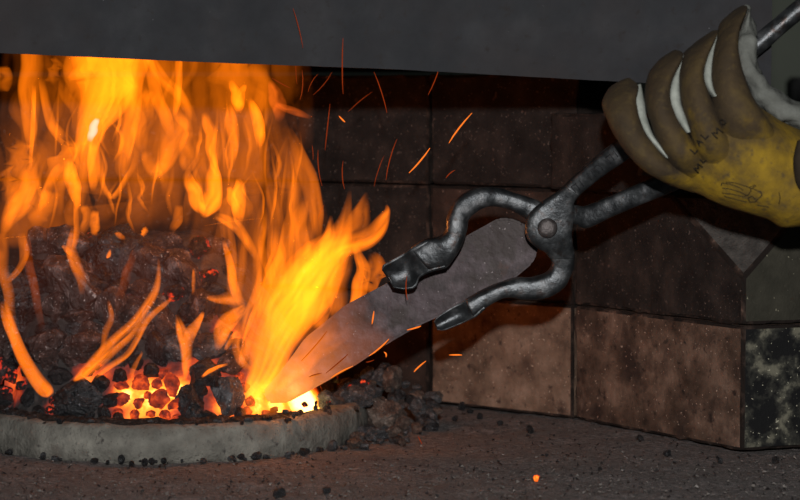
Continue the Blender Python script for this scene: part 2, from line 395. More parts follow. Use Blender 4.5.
# ------------------------------------------------------------------ hood
HY = 1.50
hood = root('forge_hood', 'wide dark grey steel smoke hood hanging over the fire', 'hood')
def hood_plate():
    bm = bmesh.new()
    nx = 60
    lo = [(-120, 47.5), (0, 53), (200, 62), (400, 69.5), (615, 81.5), (771, 88.5)]
    def edge_y(px):
        for (a, b), (c, d) in zip(lo, lo[1:]):
            if px <= c: return b + (d - b) * (px - a) / (c - a)
        return lo[-1][1]
    front, back = [], []
    for i in range(nx + 1):
        px = -120 + (771 + 120) * i / nx
        B = at(px, edge_y(px) + .35 * noise.noise(V((px * .05, 0, 0))), HY); T = V((B.x, HY, B.z + .16))
        cols = [B.lerp(T, k / 8) for k in range(9)]
        front.append([bm.verts.new(c + V((0, .0012 * noise.noise(c * 12), 0))) for c in cols])
        back.append([bm.verts.new(c + V((0, .005, 0))) for c in cols])
    for i in range(nx):
        for k in range(8):
            bm.faces.new((front[i][k], front[i + 1][k], front[i + 1][k + 1], front[i][k + 1]))
            bm.faces.new((back[i][k], back[i][k + 1], back[i + 1][k + 1], back[i + 1][k]))
        bm.faces.new((front[i][0], back[i][0], back[i + 1][0], front[i + 1][0]))
        bm.faces.new((front[i][8], front[i + 1][8], back[i + 1][8], back[i][8]))
    for i in (0, nx):
        for k in range(8):
            f = (front[i][k], front[i][k + 1], back[i][k + 1], back[i][k])
            bm.faces.new(f if i == 0 else tuple(reversed(f)))
    bmesh.ops.recalc_face_normals(bm, faces=bm.faces)
    return bm
build('front_plate', hood_plate(), M['hood'], hood).data.set_sharp_from_angle(angle=.6)
def box_bm(x0, x1, y0, y1, z0, z1, bev=.001):
    bm = bmesh.new(); r = bmesh.ops.create_cube(bm, size=1)
    for v in bm.verts: v.co = V(((x0 + x1) / 2 + v.co.x * (x1 - x0), (y0 + y1) / 2 + v.co.y * (y1 - y0), (z0 + z1) / 2 + v.co.z * (z1 - z0)))
    if bev: bmesh.ops.bevel(bm, geom=bm.edges[:], offset=bev, segments=2, affect='EDGES')
    return bm
xr = at(771, 60, HY).x
zr = at(771, 88, HY).z
build('side_plate', box_bm(xr - .006, xr - .001, HY + .0055, 2.0, zr, zr + .16), M['hood'], hood, smooth=False)
build('back_plate', box_bm(-.45, xr - .006, 2.06, 2.065, .27, zr + .16), M['hood'], hood, smooth=False)
build('top_plate', box_bm(-.45, xr - .006, HY + .006, 2.06, zr + .162, zr + .166), M['hood'], hood, smooth=False)
# dim steel post standing back in the workshop
o = build('workshop_post', box_bm(.497, .60, 2.9, 2.96, -.8, .274, .004), M['room_dark'], smooth=False)
tag(o, 'blurred dark post far back beyond the glove', 'post')

# ------------------------------------------------------------------ fire pot rim
RC = V((-.172, 1.692)); RO = .146; RI = .124; RH = .0235
def rim_bm():
    bm = bmesh.new(); n = 180
    prof = [(RI, -.004), (RI, RH * .93), (RI + .003, RH), (RO - .005, RH), (RO - .001, RH * .9), (RO + .001, RH * .45), (RO + .002, -.004)]
    rings = []
    for i in range(n):
        a = 2 * math.pi * i / n; r = []
        for (q, z) in prof:
            p = V((RC.x + q * math.cos(a), RC.y + q * math.sin(a), z))
            d = .0016 * noise.fractal(p * 55, 1, 2, 4)
            r.append(bm.verts.new(p + V((math.cos(a) * d, math.sin(a) * d, d * .7 if z > 0 else 0))))
        rings.append(r)
    m = len(prof)
    for i in range(n):
        a, b = rings[i], rings[(i + 1) % n]
        for k in range(m): bm.faces.new((a[k], b[k], b[(k + 1) % m], a[(k + 1) % m]))
    bmesh.ops.recalc_face_normals(bm, faces=bm.faces)
    return bm
tag(build('fire_pot_rim', rim_bm(), M['rim']), 'round ash grey cement rim curving around the front of the coals', 'fire pot')

# ------------------------------------------------------------------ mound of embers
def smooth(a, b, x):
    t = max(0, min(1, (x - a) / (b - a))); return t * t * (3 - 2 * t)
def H(x, y):
    r = math.hypot(x - RC.x, y - RC.y)
    inside = 1 - smooth(RI - .03, RI + .002, r)
    A = .25 + .75 * (1 - smooth(-.155, -.06, x)); A *= 1
    h = .018 + smooth(0, .034, RI + .001 - r) * .024 + inside * (smooth(1.575, 1.70, y) * .104 * A)
    back = smooth(1.62, 1.70, y) * (1 - smooth(-.15, -.06, x)) * (1 - smooth(1.78, 1.90, y))
    h = max(h if r < RO - .004 else 0, .012 * 0 + .118 * back if r < .4 else 0)
    return h
def spill(x, y):
    d = math.hypot((x + .002) / 1.25, (y - 1.745) / .9)
    return .050 * (1 - smooth(.012, .068, d))
def HH(x, y): return max(H(x, y), spill(x, y))
def mound_hit(px, py, f=HH):
    d = ray(px, py); Y = 1.535
    while Y < 1.93:
        p = EYE + d * (Y / d.y)
        if p.z <= f(p.x, p.y): return p
        Y += .002
    return None
def heat_px(px, py):
    spots = [(150, 398, 44, 34, .88), (290, 400, 62, 34, 1.12), (205, 378, 60, 30, .45), (18, 384, 30, 24, .55), (92, 372, 30, 16, .5), (50, 408, 20, 10, .5), (345, 388, 30, 24, .5), (228, 408, 30, 18, .6)]
    return max(a * math.exp(-(((px - x) / sx) ** 2 + ((py - y) / sy) ** 2)) for x, y, sx, sy, a in spots)
SPOTS3 = []
def heat3(p):
    return max([a * math.exp(-(((p - q).length) / s) ** 2) for q, s, a in SPOTS3])
for (x, y, s, a) in ((150, 398, .030, .90), (128, 395, .018, .85), (175, 392, .02, .85), (255, 402, .026, .78), (280, 406, .022, .9), (308, 403, .030, 1.25), (332, 396, .030, 1.15), (205, 376, .03, .5), (15, 385, .02, .62), (92, 374, .018, .6),
                     (50, 405, .012, .6), (350, 384, .022, .6), (232, 404, .02, .75), (125, 300, .02, .35), (240, 330, .03, .5)):
    q = mound_hit(x, y)
    if q: SPOTS3.append((q, s, a))
bm = bmesh.new(); nx, ny = 130, 130; hl = bm.verts.layers.float.new('hotness')
x0, x1, y0, y1 = RC.x - RI + .001, RC.x + RI - .001, RC.y - RI + .001, RC.y + RI - .001
g = {}
for j in range(ny + 1):
    for i in range(nx + 1):
        x = x0 + (x1 - x0) * i / nx; y = y0 + (y1 - y0) * j / ny
        if math.hypot(x - RC.x, y - RC.y) < RI - .0015:
            z = H(x, y) - .004 + .0035 * noise.fractal(V((x, y, 0)) * 70, 1, 2, 4)
            v = bm.verts.new((x, y, z)); v[hl] = heat3(v.co); g[i, j] = v
for j in range(ny):
    for i in range(nx):
        q = [g.get((i, j)), g.get((i + 1, j)), g.get((i + 1, j + 1)), g.get((i, j + 1))]
        if all(q): bm.faces.new(q)
tag(build('ember_bed', bm, M['bed']), 'glowing orange bed of embers inside the round rim', 'ember bed', kind='stuff')

bm = bmesh.new(); hl = 150; rings = []
for i in range(hl + 1):          # black dust lying along the top of the rim
    a = math.radians(196 + (325 - 196) * i / hl); e = smooth(0, .06, i / hl) * smooth(0, .06, 1 - i / hl); r = []
    for k in range(9):
        t = k / 8; q = RI - .003 + .019 * t * (1 + .25 * noise.noise(V((a * 9, 3, 0))))
        x, y = RC.x + q * math.cos(a), RC.y + q * math.sin(a)
        z = RH - .0015 + e * math.sin(math.pi * t) * (.0042 + .0022 * noise.fractal(V((x, y, 0)) * 130, 1, 2, 3))
        r.append(bm.verts.new((x, y, z)))
    rings.append(r)
for a, b in zip(rings, rings[1:]):
    for k in range(8): bm.faces.new((a[k], a[k + 1], b[k + 1], b[k]))
bmesh.ops.recalc_face_normals(bm, faces=bm.faces)
tag(build('coal_dust', bm, M['dust']), 'black coal dust heaped along the top of the cement rim', 'coal dust', kind='stuff')
# ------------------------------------------------------------------ coals
def coal_mesh(seed, flat=1.0, cuts=17, amp=.11):
    r = random.Random(seed); bm = bmesh.new()
    bmesh.ops.create_icosphere(bm, subdivisions=4, radius=1)
    planes = []
    for _ in range(cuts):
        n = V((r.gauss(0, 1), r.gauss(0, 1), r.gauss(0, 1))).normalized(); planes.append((n, r.uniform(.52, .84)))
    sx, sy, sz = r.uniform(.85, 1.2), r.uniform(.8, 1.1), r.uniform(.7, .95) * flat
    for v in bm.verts:
        p = v.co.copy()
        for n, d in planes:
            k = p.dot(n) - d
            if k > 0: p -= n * k * .93
        p += v.co * (amp * noise.fractal(v.co * 1.7 + V((seed, 0, 0)), 1, 2, 5) + .065 * noise.fractal(v.co * 6 + V((0, seed, 0)), 1, 2, 3))
        v.co = V((p.x * sx, p.y * sy, p.z * sz))
    me = bpy.data.meshes.new('coal'); bm.to_mesh(me); bm.free()
    me.polygons.foreach_set('use_smooth', [True] * len(me.polygons))
    try: me.set_sharp_from_angle(angle=math.radians(24))
    except Exception: pass
    return me
VARIANTS = {}
def coal_variant(mk, k):
    if (mk, k) not in VARIANTS:
        me = coal_mesh(100 + k) if not VARIANTS or not any(b == k for _, b in VARIANTS) else [m for (a, b), m in VARIANTS.items() if b == k][0].copy()
        me.materials.clear(); me.materials.append(M[mk]); VARIANTS[mk, k] = me
    return VARIANTS[mk, k]
PLACED = []
def coal(px, py, wpx, mk, label, group=None, name='coal', k=None, sq=None, sink=.35, f=HH, p=None, hpx=None, fwd=.1):
    if p is None: p = mound_hit(px, py, f) or on_floor(px, py)
    r = wpx / 2 * p.y / FPX
    k = rnd.randrange(12) if k is None else k
    o = bpy.data.objects.new(name, coal_variant(mk, k)); COL.objects.link(o)
    h = (hpx / wpx) if hpx else rnd.uniform(.75, 1.05)
    o.scale = (r * 1.3, r * rnd.uniform(.95, 1.25), r * 1.35 * h)
    o.rotation_euler = (rnd.uniform(-.3, .3), rnd.uniform(-.3, .3), rnd.uniform(0, 6.28))
    o.location = p + V((0, r * fwd, 0))
    if o.location.z < r * h * .5: o.location.z = r * h * .55
    tag(o, label, 'coal', group); PLACED.append((o, r)); return o
# large lumps that can be told apart
coal(18, 256, 58, 'brown_coal', 'large brownish coal lump at top left of the heap', hpx=62)
coal(30, 300, 62, 'coal', 'black lump on the left of the heap, below the brownish one', hpx=72)
coal(75, 290, 62, 'brown_coal', 'reddish brown cracked slab of coal in the middle of the heap', hpx=90)
coal(108, 262, 58, 'coal', 'big black coal lump on top of the heap behind the flames', hpx=66)
coal(70, 250, 44, 'brown_coal', 'brown coal lump in the gap between the two topmost lumps', hpx=44)
coal(112, 312, 40, 'brown_coal', 'brown lump under the big black top lump', hpx=50)
coal(150, 262, 46, 'brown_coal', 'reddish lump right of the big black top lump', hpx=50)
coal(178, 275, 50, 'brown_coal', 'pale pinkish coke lump at the right end of the heap', hpx=50)
coal(155, 322, 50, 'brown_coal', 'dark red brown lump above the small glowing window', hpx=54)
coal(172, 350, 30, 'coke', 'grey ridged coke piece directly above the small glowing window', hpx=40)
coal(200, 310, 44, 'brown_coal', 'brown lump behind the small V-shaped flame', hpx=48)
coal(205, 346, 34, 'brown_coal', 'mottled lump right of the small V-shaped flame', hpx=34)
coal(206, 374, 34, 'coal', 'smooth black rounded coal under a thin streak of fire', hpx=32)
coal(228, 396, 44, 'coke', 'grey pitted coke lump left of the bar tip', hpx=48)
coal(192, 402, 32, 'coal', 'black jagged coal standing between the two glowing windows', hpx=44)
coal(233, 362, 30, 'brown_coal', 'dark coke lump above the grey pitted lump', hpx=24)
coal(78, 398, 52, 'coal', 'broad flat black coal at the front edge of the rim', hpx=40, sink=.5)
coal(8, 340, 40, 'brown_coal', 'brown lump at the left edge above the embers', hpx=50)
coal(-3, 372, 26, 'hot_edge', 'half glowing coal cut by the left edge of the view, near the rim', hpx=30)
coal(-4, 326, 44, 'coal', 'black lump cut by the left edge of the view, beside the heap', hpx=50)
coal(48, 345, 40, 'brown_coal', 'brown lump above the broad flat black coal', hpx=44)
coal(88, 346, 44, 'brown_coal', 'dark reddish lump at the foot of the cracked slab', hpx=46)
coal(122, 352, 36, 'brown_coal', 'brown coal lump behind the forked streak of flame', hpx=42)
coal(352, 366, 42, 'coke', 'dull grey rounded coke lump right under the bar', hpx=40, f=HH)
coal(392, 378, 26, 'rusty_coke', 'pale tan chip of coke on the spilled heap', hpx=26)
coal(382, 415, 44, 'rusty_coke', 'rust tinged coke lump at the right end of the rim', hpx=40)
# smaller lumps
for (x, y, w) in ((5, 400, 22), (30, 398, 24), (46, 388, 18), (60, 376, 20), (28, 372, 20), (14, 362, 22), (62, 412, 18), (100, 384, 22), (112, 400, 18), (104, 414, 16), (120, 376, 18), (40, 412, 14), (14, 414, 16),
                  (88, 418, 14), (118, 418, 12), (208, 416, 18), (182, 420, 12), (222, 420, 14), (170, 424, 10), (136, 362, 18), (152, 372, 18), (200, 392, 16), (216, 384, 14), (240, 414, 12)):
    coal(x, y, w, rnd.choice(['coal', 'coal', 'coal']), 'small black coal in the pot, near the front of the rim', 'small black coals behind the rim')
for gy in range(6):
    for gx in range(10):
        x = -6 + gx * 25 + (gy % 2) * 12 + rnd.uniform(-6, 6); y = 250 + gy * 21 + rnd.uniform(-6, 6)
        if y > 352 and 105 < x < 190 or x > 236: continue
        mk = 'coal' if (12 < x < 48 and y > 262) or (84 < x < 128 and y < 300) else rnd.choice(['brown_coal', 'brown_coal', 'brown_coal', 'coal', 'coke'])
        coal(x, y, rnd.uniform(22, 36), 'hot_edge' if rnd.random() < .07 else mk, 'coal lump wedged between the bigger lumps of the heap', 'coals filling the heap', fwd=.25)
# embers in the small window and around the bar tip
for (x, y, w) in ((124, 400, 20), (122, 386, 16), (140, 384, 20), (138, 404, 15), (158, 402, 24), (156, 386, 16), (172, 386, 22), (148, 396, 12), (175, 404, 16), (134, 416, 12), (165, 416, 12), (186, 392, 12), (150, 414, 11), (118, 412, 12), (178, 418, 10), (162, 374, 14)):
    coal(x, y, w * .98, 'ember', 'red hot ember in the small glowing window left of the bar', 'embers in the small window', 'ember', fwd=.35)
for (x, y, w) in ((250, 402, 13), (266, 414, 13), (258, 420, 9), (246, 412, 12), (280, 417, 11), (292, 419, 9), (244, 388, 14), (340, 400, 14), (333, 412, 12), (347, 386, 15), (352, 402, 12), (334, 384, 11), (238, 376, 12)):
    coal(x, y, w * .9, rnd.choice(['ember', 'ember', 'bright_ember']), 'glowing ember by the hot tip of the steel bar', 'embers around the bar tip', 'ember', fwd=.35)
for (x, y, w) in ((12, 376, 16), (6, 390, 12), (22, 386, 12), (88, 372, 14), (96, 366, 12), (54, 400, 10), (50, 410, 10), (364, 384, 14), (372, 394, 12)):
    coal(x, y, w, 'hot_edge', 'half burnt coal with a red glowing edge', 'half burnt glowing coals', 'ember')
# spilled coke right of the rim
for i in range(120):
    t = rnd.random(); px = 345 + 90 * rnd.random() ** .9; top = 360 + max(0, px - 375) * .62; bot = 448 - max(0, px - 400) * .75
    if bot < top + 4: continue
    py = top + (bot - top) * rnd.random() ** .8
    if px < 368 and 400 < py < 436: continue
    coal(px, py, rnd.choice([7, 8, 9, 10, 12, 14, 17, 20]), rnd.choice(['coke', 'coke', 'coke', 'coal', 'rusty_coke']), 'loose coke piece spilled to the right of the rim', 'coke pieces spilled beside the rim', 'coke_piece')
for i in range(34):
    a = math.radians(rnd.uniform(-52, 48)); q = rnd.uniform(RI - .002, RO + .006); p = V((RC.x + q * math.cos(a), RC.y + q * math.sin(a), RH + rnd.uniform(0, .006)))
    s_ = rnd.uniform(10, 24) if a > -.28 else rnd.uniform(4, 9)
    coal(0, 0, s_, rnd.choice(['coke', 'coke', 'coal', 'coal', 'rusty_coke', 'hot_edge']), 'coke piece lying on top of the right end of the rim', 'coke pieces on the right end of the rim', 'coke_piece', p=p - V((0, .004, 0)))
for i in range(95):
    a = math.radians(rnd.uniform(205, 318)); q = RI + .004 + abs(rnd.gauss(0, .006)); p = V((RC.x + q * math.cos(a), RC.y + q * math.sin(a), RH + .0008))
    coal(0, 0, rnd.uniform(3.5, 9), rnd.choice(['coal', 'coal', 'coke']), 'small black crumb lying on top of the front of the rim', 'coal crumbs on top of the rim', 'coal_crumb', p=p)
# crumbs at the foot of the rim and over the hearth
for i in range(70):
    a = rnd.uniform(math.pi * 1.12, math.pi * 2.02); q = RO + .003 + abs(rnd.gauss(0, .007)); p = V((RC.x + q * math.cos(a), RC.y + q * math.sin(a), .0008))
    s = rnd.uniform(3, 8) + 4 * smooth(-.1, -.03, p.x) * rnd.random()
    o = coal(0, 0, s, rnd.choice(['coal', 'coal', 'coke']), 'small coal crumb lying along the foot of the rim', 'coal crumbs at the foot of the rim', 'coal_crumb', p=p)
for (x, y, w) in ((222, 458, 10), (327, 492, 9), (279, 496, 14), (530, 432, 9), (776, 462, 9), (640, 440, 7), (720, 462, 6), (668, 455, 8), (600, 470, 5), (480, 418, 8), (470, 412, 7), (462, 408, 9), (455, 420, 6), (500, 424, 6)):
    coal(x, y, w, 'coal', 'loose black coal crumb lying on the open hearth', 'coal crumbs on the hearth', 'coal_crumb', p=on_floor(x, y))
p = on_floor(536, 481)
o = bpy.data.objects.new('ember', coal_variant('bright_ember', 3)); COL.objects.link(o); o.location = p + V((0, 0, .0022)); o.scale = (.0026, .0026, .0032)
tag(o, 'tiny bright orange ember alone on the hearth floor', 'ember')
# fine grit strewn over the hearth: past counting
def grit(name, n, mat, label, smin, smax, seed, band=False):
    r = random.Random(seed); bm = bmesh.new()
    c = 0
    while c < n:
        px = r.uniform(-20, 820); py = r.uniform(405, 512)
        if band and r.random() > math.exp(-((py - 486 + (px - 500) * .02) / 22) ** 2) + .12: continue
        p = on_floor(px, py)
        if math.hypot(p.x - RC.x, p.y - RC.y) < RO + .002 or p.y > 1.86: continue
        fx = PC if px < 575 else PD; fy = PD if px < 575 else PE
        if p.x > PC[0]:
            t = (p.x - fx[0]) / (fy[0] - fx[0]); yw = fx[1] + t * (fy[1] - fx[1])
            if p.x > PE[0]: yw = PE[1] + (p.x - PE[0]) * .34
            if p.y > yw - .003: continue
        s = smin + (smax - smin) * r.random() ** 3
        q = V((p.x, p.y, s * .3))
        vs = [bm.verts.new(q + V((r.uniform(-1, 1), r.uniform(-1, 1), r.uniform(-.3, .9))).normalized() * s) for _ in range(4)]
        for f in ((0, 1, 2), (0, 3, 1), (1, 3, 2), (0, 2, 3)): bm.faces.new([vs[k] for k in f])
        c += 1
    bmesh.ops.recalc_face_normals(bm, faces=bm.faces)
    tag(build(name, bm, mat, smooth=False), label, 'grit', kind='stuff')
grit('pale_grit', 4200, M['grit'], 'pale grey grit strewn over the dark hearth', .0004, .0016, 5, True)
grit('black_grit', 3200, M['grit_dark'], 'black coal dust and crumbs strewn over the hearth', .0004, .0018, 6)

# ------------------------------------------------------------------ steel bar in the fire
def bar_bm():
    Ya, Yb = 1.563, 1.596
    out2 = [(258, 388), (275, 377), (305, 337), (344, 306), (385, 284.5), (430, 257), (470, 234), (498, 218.5), (509, 218.5), (522, 223), (532, 231), (537.5, 243), (537, 254), (533, 263), (500, 289), (450, 331), (425, 347), (389.5, 341 + 5), (353.5, 366), (320, 384), (285, 402), (262, 404)]
    out2 = [(262, 392), (280, 372), (305, 338), (344, 306), (385, 284.5), (430, 257), (470, 234), (498, 218.5), (509, 218), (522, 222.5), (532, 231), (537.5, 243), (537, 254), (532, 264), (500, 290), (452, 330), (420, 332.5), (389.5, 343), (353.5, 366.5), (320, 385), (288, 403), (268, 404)]
    out2[15] = (450, 312); out2[16] = (420, 325)
    def Yof(x): return Ya + (Yb - Ya) * (537 - x) / (537 - 262)
    bm = bmesh.new(); hl = bm.verts.layers.float.new('hotness')
    fr = [bm.verts.new(at(x, y, Yof(x))) for x, y in out2]
    f = bm.faces.new(fr)
    r = bmesh.ops.extrude_face_region(bm, geom=[f])
    for v in r['geom']:
        if isinstance(v, bmesh.types.BMVert): v.co += V((.001, .0095, 0))
    bmesh.ops.recalc_face_normals(bm, faces=bm.faces)
    long_edges = [e for e in bm.edges]
    bmesh.ops.bevel(bm, geom=long_edges, offset=.0016, segments=2, affect='EDGES')
    bmesh.ops.triangulate(bm, faces=[f for f in bm.faces if len(f.verts) > 4])
    for ax, st in ((V((1, 0, 0)), .006), (V((0, 0, 1)), .006)):
        lo = min(v.co.dot(ax) for v in bm.verts); hi = max(v.co.dot(ax) for v in bm.verts); c = lo + st
        while c < hi - .002:
            bmesh.ops.bisect_plane(bm, geom=bm.verts[:] + bm.edges[:] + bm.faces[:], plane_co=ax * c, plane_no=ax); c += st
    tipp = at(265, 398, Yof(265)); endp = at(530, 240, Yof(530)); L = (endp - tipp)
    bm.normal_update()
    for v in bm.verts:
        t = (v.co - tipp).dot(L) / L.length_squared
        v[hl] = max(0, 1.05 - max(0, t) * 2.15)
        v.co += v.normal * .0004 * noise.fractal(v.co * 60, 1, 2, 3)
    return bm
bar = build('steel_bar', bar_bm(), M['bar'], smooth=False)
tag(bar, 'flat steel bar held in the tongs with its tip glowing in the fire', 'metal bar')

# ------------------------------------------------------------------ tongs
TY = 1.545
tongs = root('blacksmith_tongs', 'dark forged steel tongs gripping the flat bar', 'tongs', loc=at(547, 228, TY))
def part(name, bm, mat, par, **k):
    o = build(name, bm, mat, **k); settle(o, par); return o
up = [(545, 204, 540, 232, TY + .003, .012), (532, 198, 527, 220, TY + .004, .013), (516, 193, 514, 212, TY + .004, .014), (500, 188, 500, 207, TY + .004, .015), (484, 187, 487, 207, TY + .003, .016), (467, 191, 476, 212, TY + .002, .017), (454, 202, 469, 219, TY, .018), (447, 217, 467, 230, TY - .002, .018),
      (446, 229, 463, 243, TY - .002, .018), (439, 236, 455, 257, TY - .002, .018), (425, 239, 446, 268, TY - .001, .017), (411, 248, 431, 271, TY, .016)]
part('upper_jaw', rail_loft(up, 60, 24, 3.0, (.2, .05), .0005, 70), M['tongs'], tongs)
def flare(name, pairs, seedn, par):
    """hollowed (gutter shaped) tip of a jaw"""
    rows = catmull([tuple(map(float, p)) for p in pairs], 26); bm = bmesh.new(); S = 14; fr, bk = [], []
    for q in rows:
        A = at(q[0], q[1], q[4]); B = at(q[2], q[3], q[4]); a, b = [], []
        for k in range(S + 1):
            s = k / S; d = math.sin(math.pi * s) ** .8 * q[6]
            p = A.lerp(B, s); e = q[5] * (.35 + .65 * math.sin(math.pi * min(1, max(0, s))) ** .5)
            a.append(bm.verts.new(p + V((0, d - q[5] / 2, 0)))); b.append(bm.verts.new(p + V((0, d - q[5] / 2 + e, 0))))
        fr.append(a); bk.append(b)
    for i in range(len(rows) - 1):
        for k in range(S):
            bm.faces.new((fr[i][k], fr[i + 1][k], fr[i + 1][k + 1], fr[i][k + 1])); bm.faces.new((bk[i][k], bk[i][k + 1], bk[i + 1][k + 1], bk[i + 1][k]))
        for k in (0, S): bm.faces.new((fr[i][k], bk[i][k], bk[i + 1][k], fr[i + 1][k]))
    for i in (0, -1):
        for k in range(S): bm.faces.new((fr[i][k], fr[i][k + 1], bk[i][k + 1], bk[i][k]))
    bmesh.ops.recalc_face_normals(bm, faces=bm.faces)
    bmesh.ops.bevel(bm, geom=[e for e in bm.edges if e.calc_face_angle(0) > .8], offset=.0008, segments=2, affect='EDGES')
    return part(name, bm, M['tongs'], par)
flare('upper_jaw_tip', [(428, 238.5, 448, 267, TY, .015, .0), (412, 247.5, 432, 271, TY, .014, .001), (405, 252.5, 420, 277, TY, .011, .004), (399, 256, 417, 284, TY, .010, .006), (390, 261, 413, 288, TY, .010, .006), (383, 265, 403, 289, TY, .009, .005), (382, 270, 393, 287, TY, .008, .003)], 1, tongs)
lo = [(574.3, 254, 547, 254, TY - .0065, .0138), (574.5, 260, 550, 259, TY - .005, .014), (572, 274, 551, 265, TY - .003, .015), (563, 289, 545, 273, TY - .002, .016), (546, 298, 532, 277, TY - .001, .016), (525, 299.5, 517, 277, TY, .016), (504, 298, 498, 283, TY, .016), (486, 308, 480, 291, TY, .016), (474, 317, 466, 299, TY, .015)]
part('lower_jaw', rail_loft(lo, 60, 24, 3.2, (.02, .2), .0005, 70, 5), M['tongs'], tongs)
flare('lower_jaw_tip', [(482, 293, 486, 307.5, TY, .014, .0), (468, 298.5, 475, 316.5, TY, .013, .001), (461, 302.5, 468, 320, TY, .010, .003), (454, 306, 462, 323, TY, .009, .004), (444, 312, 452, 327, TY, .009, .004), (436, 318, 443, 330, TY, .008, .003), (434, 322, 437, 329, TY, .007, .002)], 2, tongs)
boss = [(568, 182, 583, 192, TY - .018, .0135), (558, 191, 574, 202, TY - .015, .0132), (543, 201, 575, 211, TY - .0135, .013), (530, 212, 574, 219, TY - .0125, .013), (525, 225, 572.5, 227, TY - .012, .013), (527, 238, 572, 236, TY - .0112, .013), (536, 247.5, 573, 244, TY - .0098, .013), (544, 252, 574, 250, TY - .008, .0135), (549, 258, 574.5, 258, TY - .0055, .014)]
part('boss_plate', rail_loft(boss, 50, 28, 3.6, (.02, .02), .0003, 80, 9), M['tongs'], tongs)
rein1 = [(564, 186, 579, 196, TY - .017, .0135), (568, 182, 583, 192, TY - .018, .014), (590, 162, 605, 175, TY - .026, .014), (615, 141, 629, 158, TY - .036, .014), (640, 124, 652, 141, TY - .044, .014), (672, 100, 684, 117, TY - .05, .0135)]
rein1b = rail_loft(rein1, 70, 24, 4.0, (.1, .1), .0004, 60, 3)
o1 = part('upper_rein', rein1b, M['tongs'], tongs)
part('rein_rod', rail_loft([(664, 106, 675, 123, TY - .049, .0125), (700, 79, 710, 97, TY - .055, .0125), (752, 37, 761, 54, TY - .06, .012), (800, -3, 808, 14, TY - .063, .0115), (870, -56, 876, -40, TY - .066, .011)], 40, 24, 2.0, (.1, .1), .0003, 60, 3), M['tongs'], tongs)
rein2 = [(560, 206, 556, 226, TY - .004, .011), (573, 204.5, 571, 223.5, TY - .006, .012), (586, 205.5, 586, 228, TY - .010, .013), (606, 197.5, 612, 217, TY - .016, .013), (630, 187.5, 638, 206, TY - .022, .013), (652, 178, 662, 196, TY - .028, .013), (700, 160, 706, 176, TY - .036, .012), (760, 136, 764, 150, TY - .042, .011)]
o2 = part('lower_rein', rail_loft(rein2, 60, 24, 4.0, (.1, .3), .0004, 60, 4), M['tongs'], tongs)
# rivet with slotted head
bm = bmesh.new(); c = at(547.5, 228, TY - .0185)
prof = [(0, -.0030), (.0035, -.0028), (.0056, -.0020), (.0067, -.0006), (.0069, .002)]
rg = []
for (r_, dy) in prof[1:]: rg.append([bm.verts.new(c + V((r_ * math.cos(2 * math.pi * k / 28), dy, r_ * math.sin(2 * math.pi * k / 28)))) for k in range(28)])
tip = bm.verts.new(c + V((0, prof[0][1], 0)))
for k in range(28): bm.faces.new((tip, rg[0][k], rg[0][(k + 1) % 28]))
for a, b in zip(rg, rg[1:]):
    for k in range(28): bm.faces.new((a[k], b[k], b[(k + 1) % 28], a[(k + 1) % 28]))
bm.faces.new(rg[-1])
bmesh.ops.recalc_face_normals(bm, faces=bm.faces)
rv = part('rivet', bm, M['rivet'], tongs)
# hammer marks stamped along the upper rein
bvh = BVHTree.FromObject(o1, bpy.context.evaluated_depsgraph_get())
bpy.context.view_layer.update()
def surface_point(o, px, py, lift=.0003):
    inv = o.matrix_world.inverted(); d = ray(px, py).normalized()
    hit, loc, nrm, idx = o.ray_cast(inv @ EYE, d)
    if not hit: return None
    return o.matrix_world @ loc + nrm * lift
def marks(name, target, lines, r, mat, par):
    bm = bmesh.new(); n = 0
    for ln in lines:
        pts = []
        for (a, b) in zip(ln, ln[1:]):
            for k in range(4): pts.append((a[0] + (b[0] - a[0]) * k / 4, a[1] + (b[1] - a[1]) * k / 4))
        pts.append(ln[-1])
        P = [p for p in (surface_point(target, *q) for q in pts) if p is not None]
        if len(P) > 1: tube_bm(P, r, 5, bm); n += 1
    if n:
        o = build(name, bm, mat); o.parent = par; o.matrix_parent_inverse = par.matrix_world.inverted(); return o
    bm.free()
ml = []
for k in range(13):
    t = k / 12; x = 570 + 46 * t; y = 193 - 39 * t
    if k in (4, 9): continue
    ml.append([(x - 2.6, y - 3.2), (x + 2.2, y + 3.0)])
    if k % 3 == 1: ml.append([(x - 2.6, y - 3.2), (x + 1.5, y - 5.5)])
marks('stamped_marks', o1, ml, .00035, M['stamp'], o1)

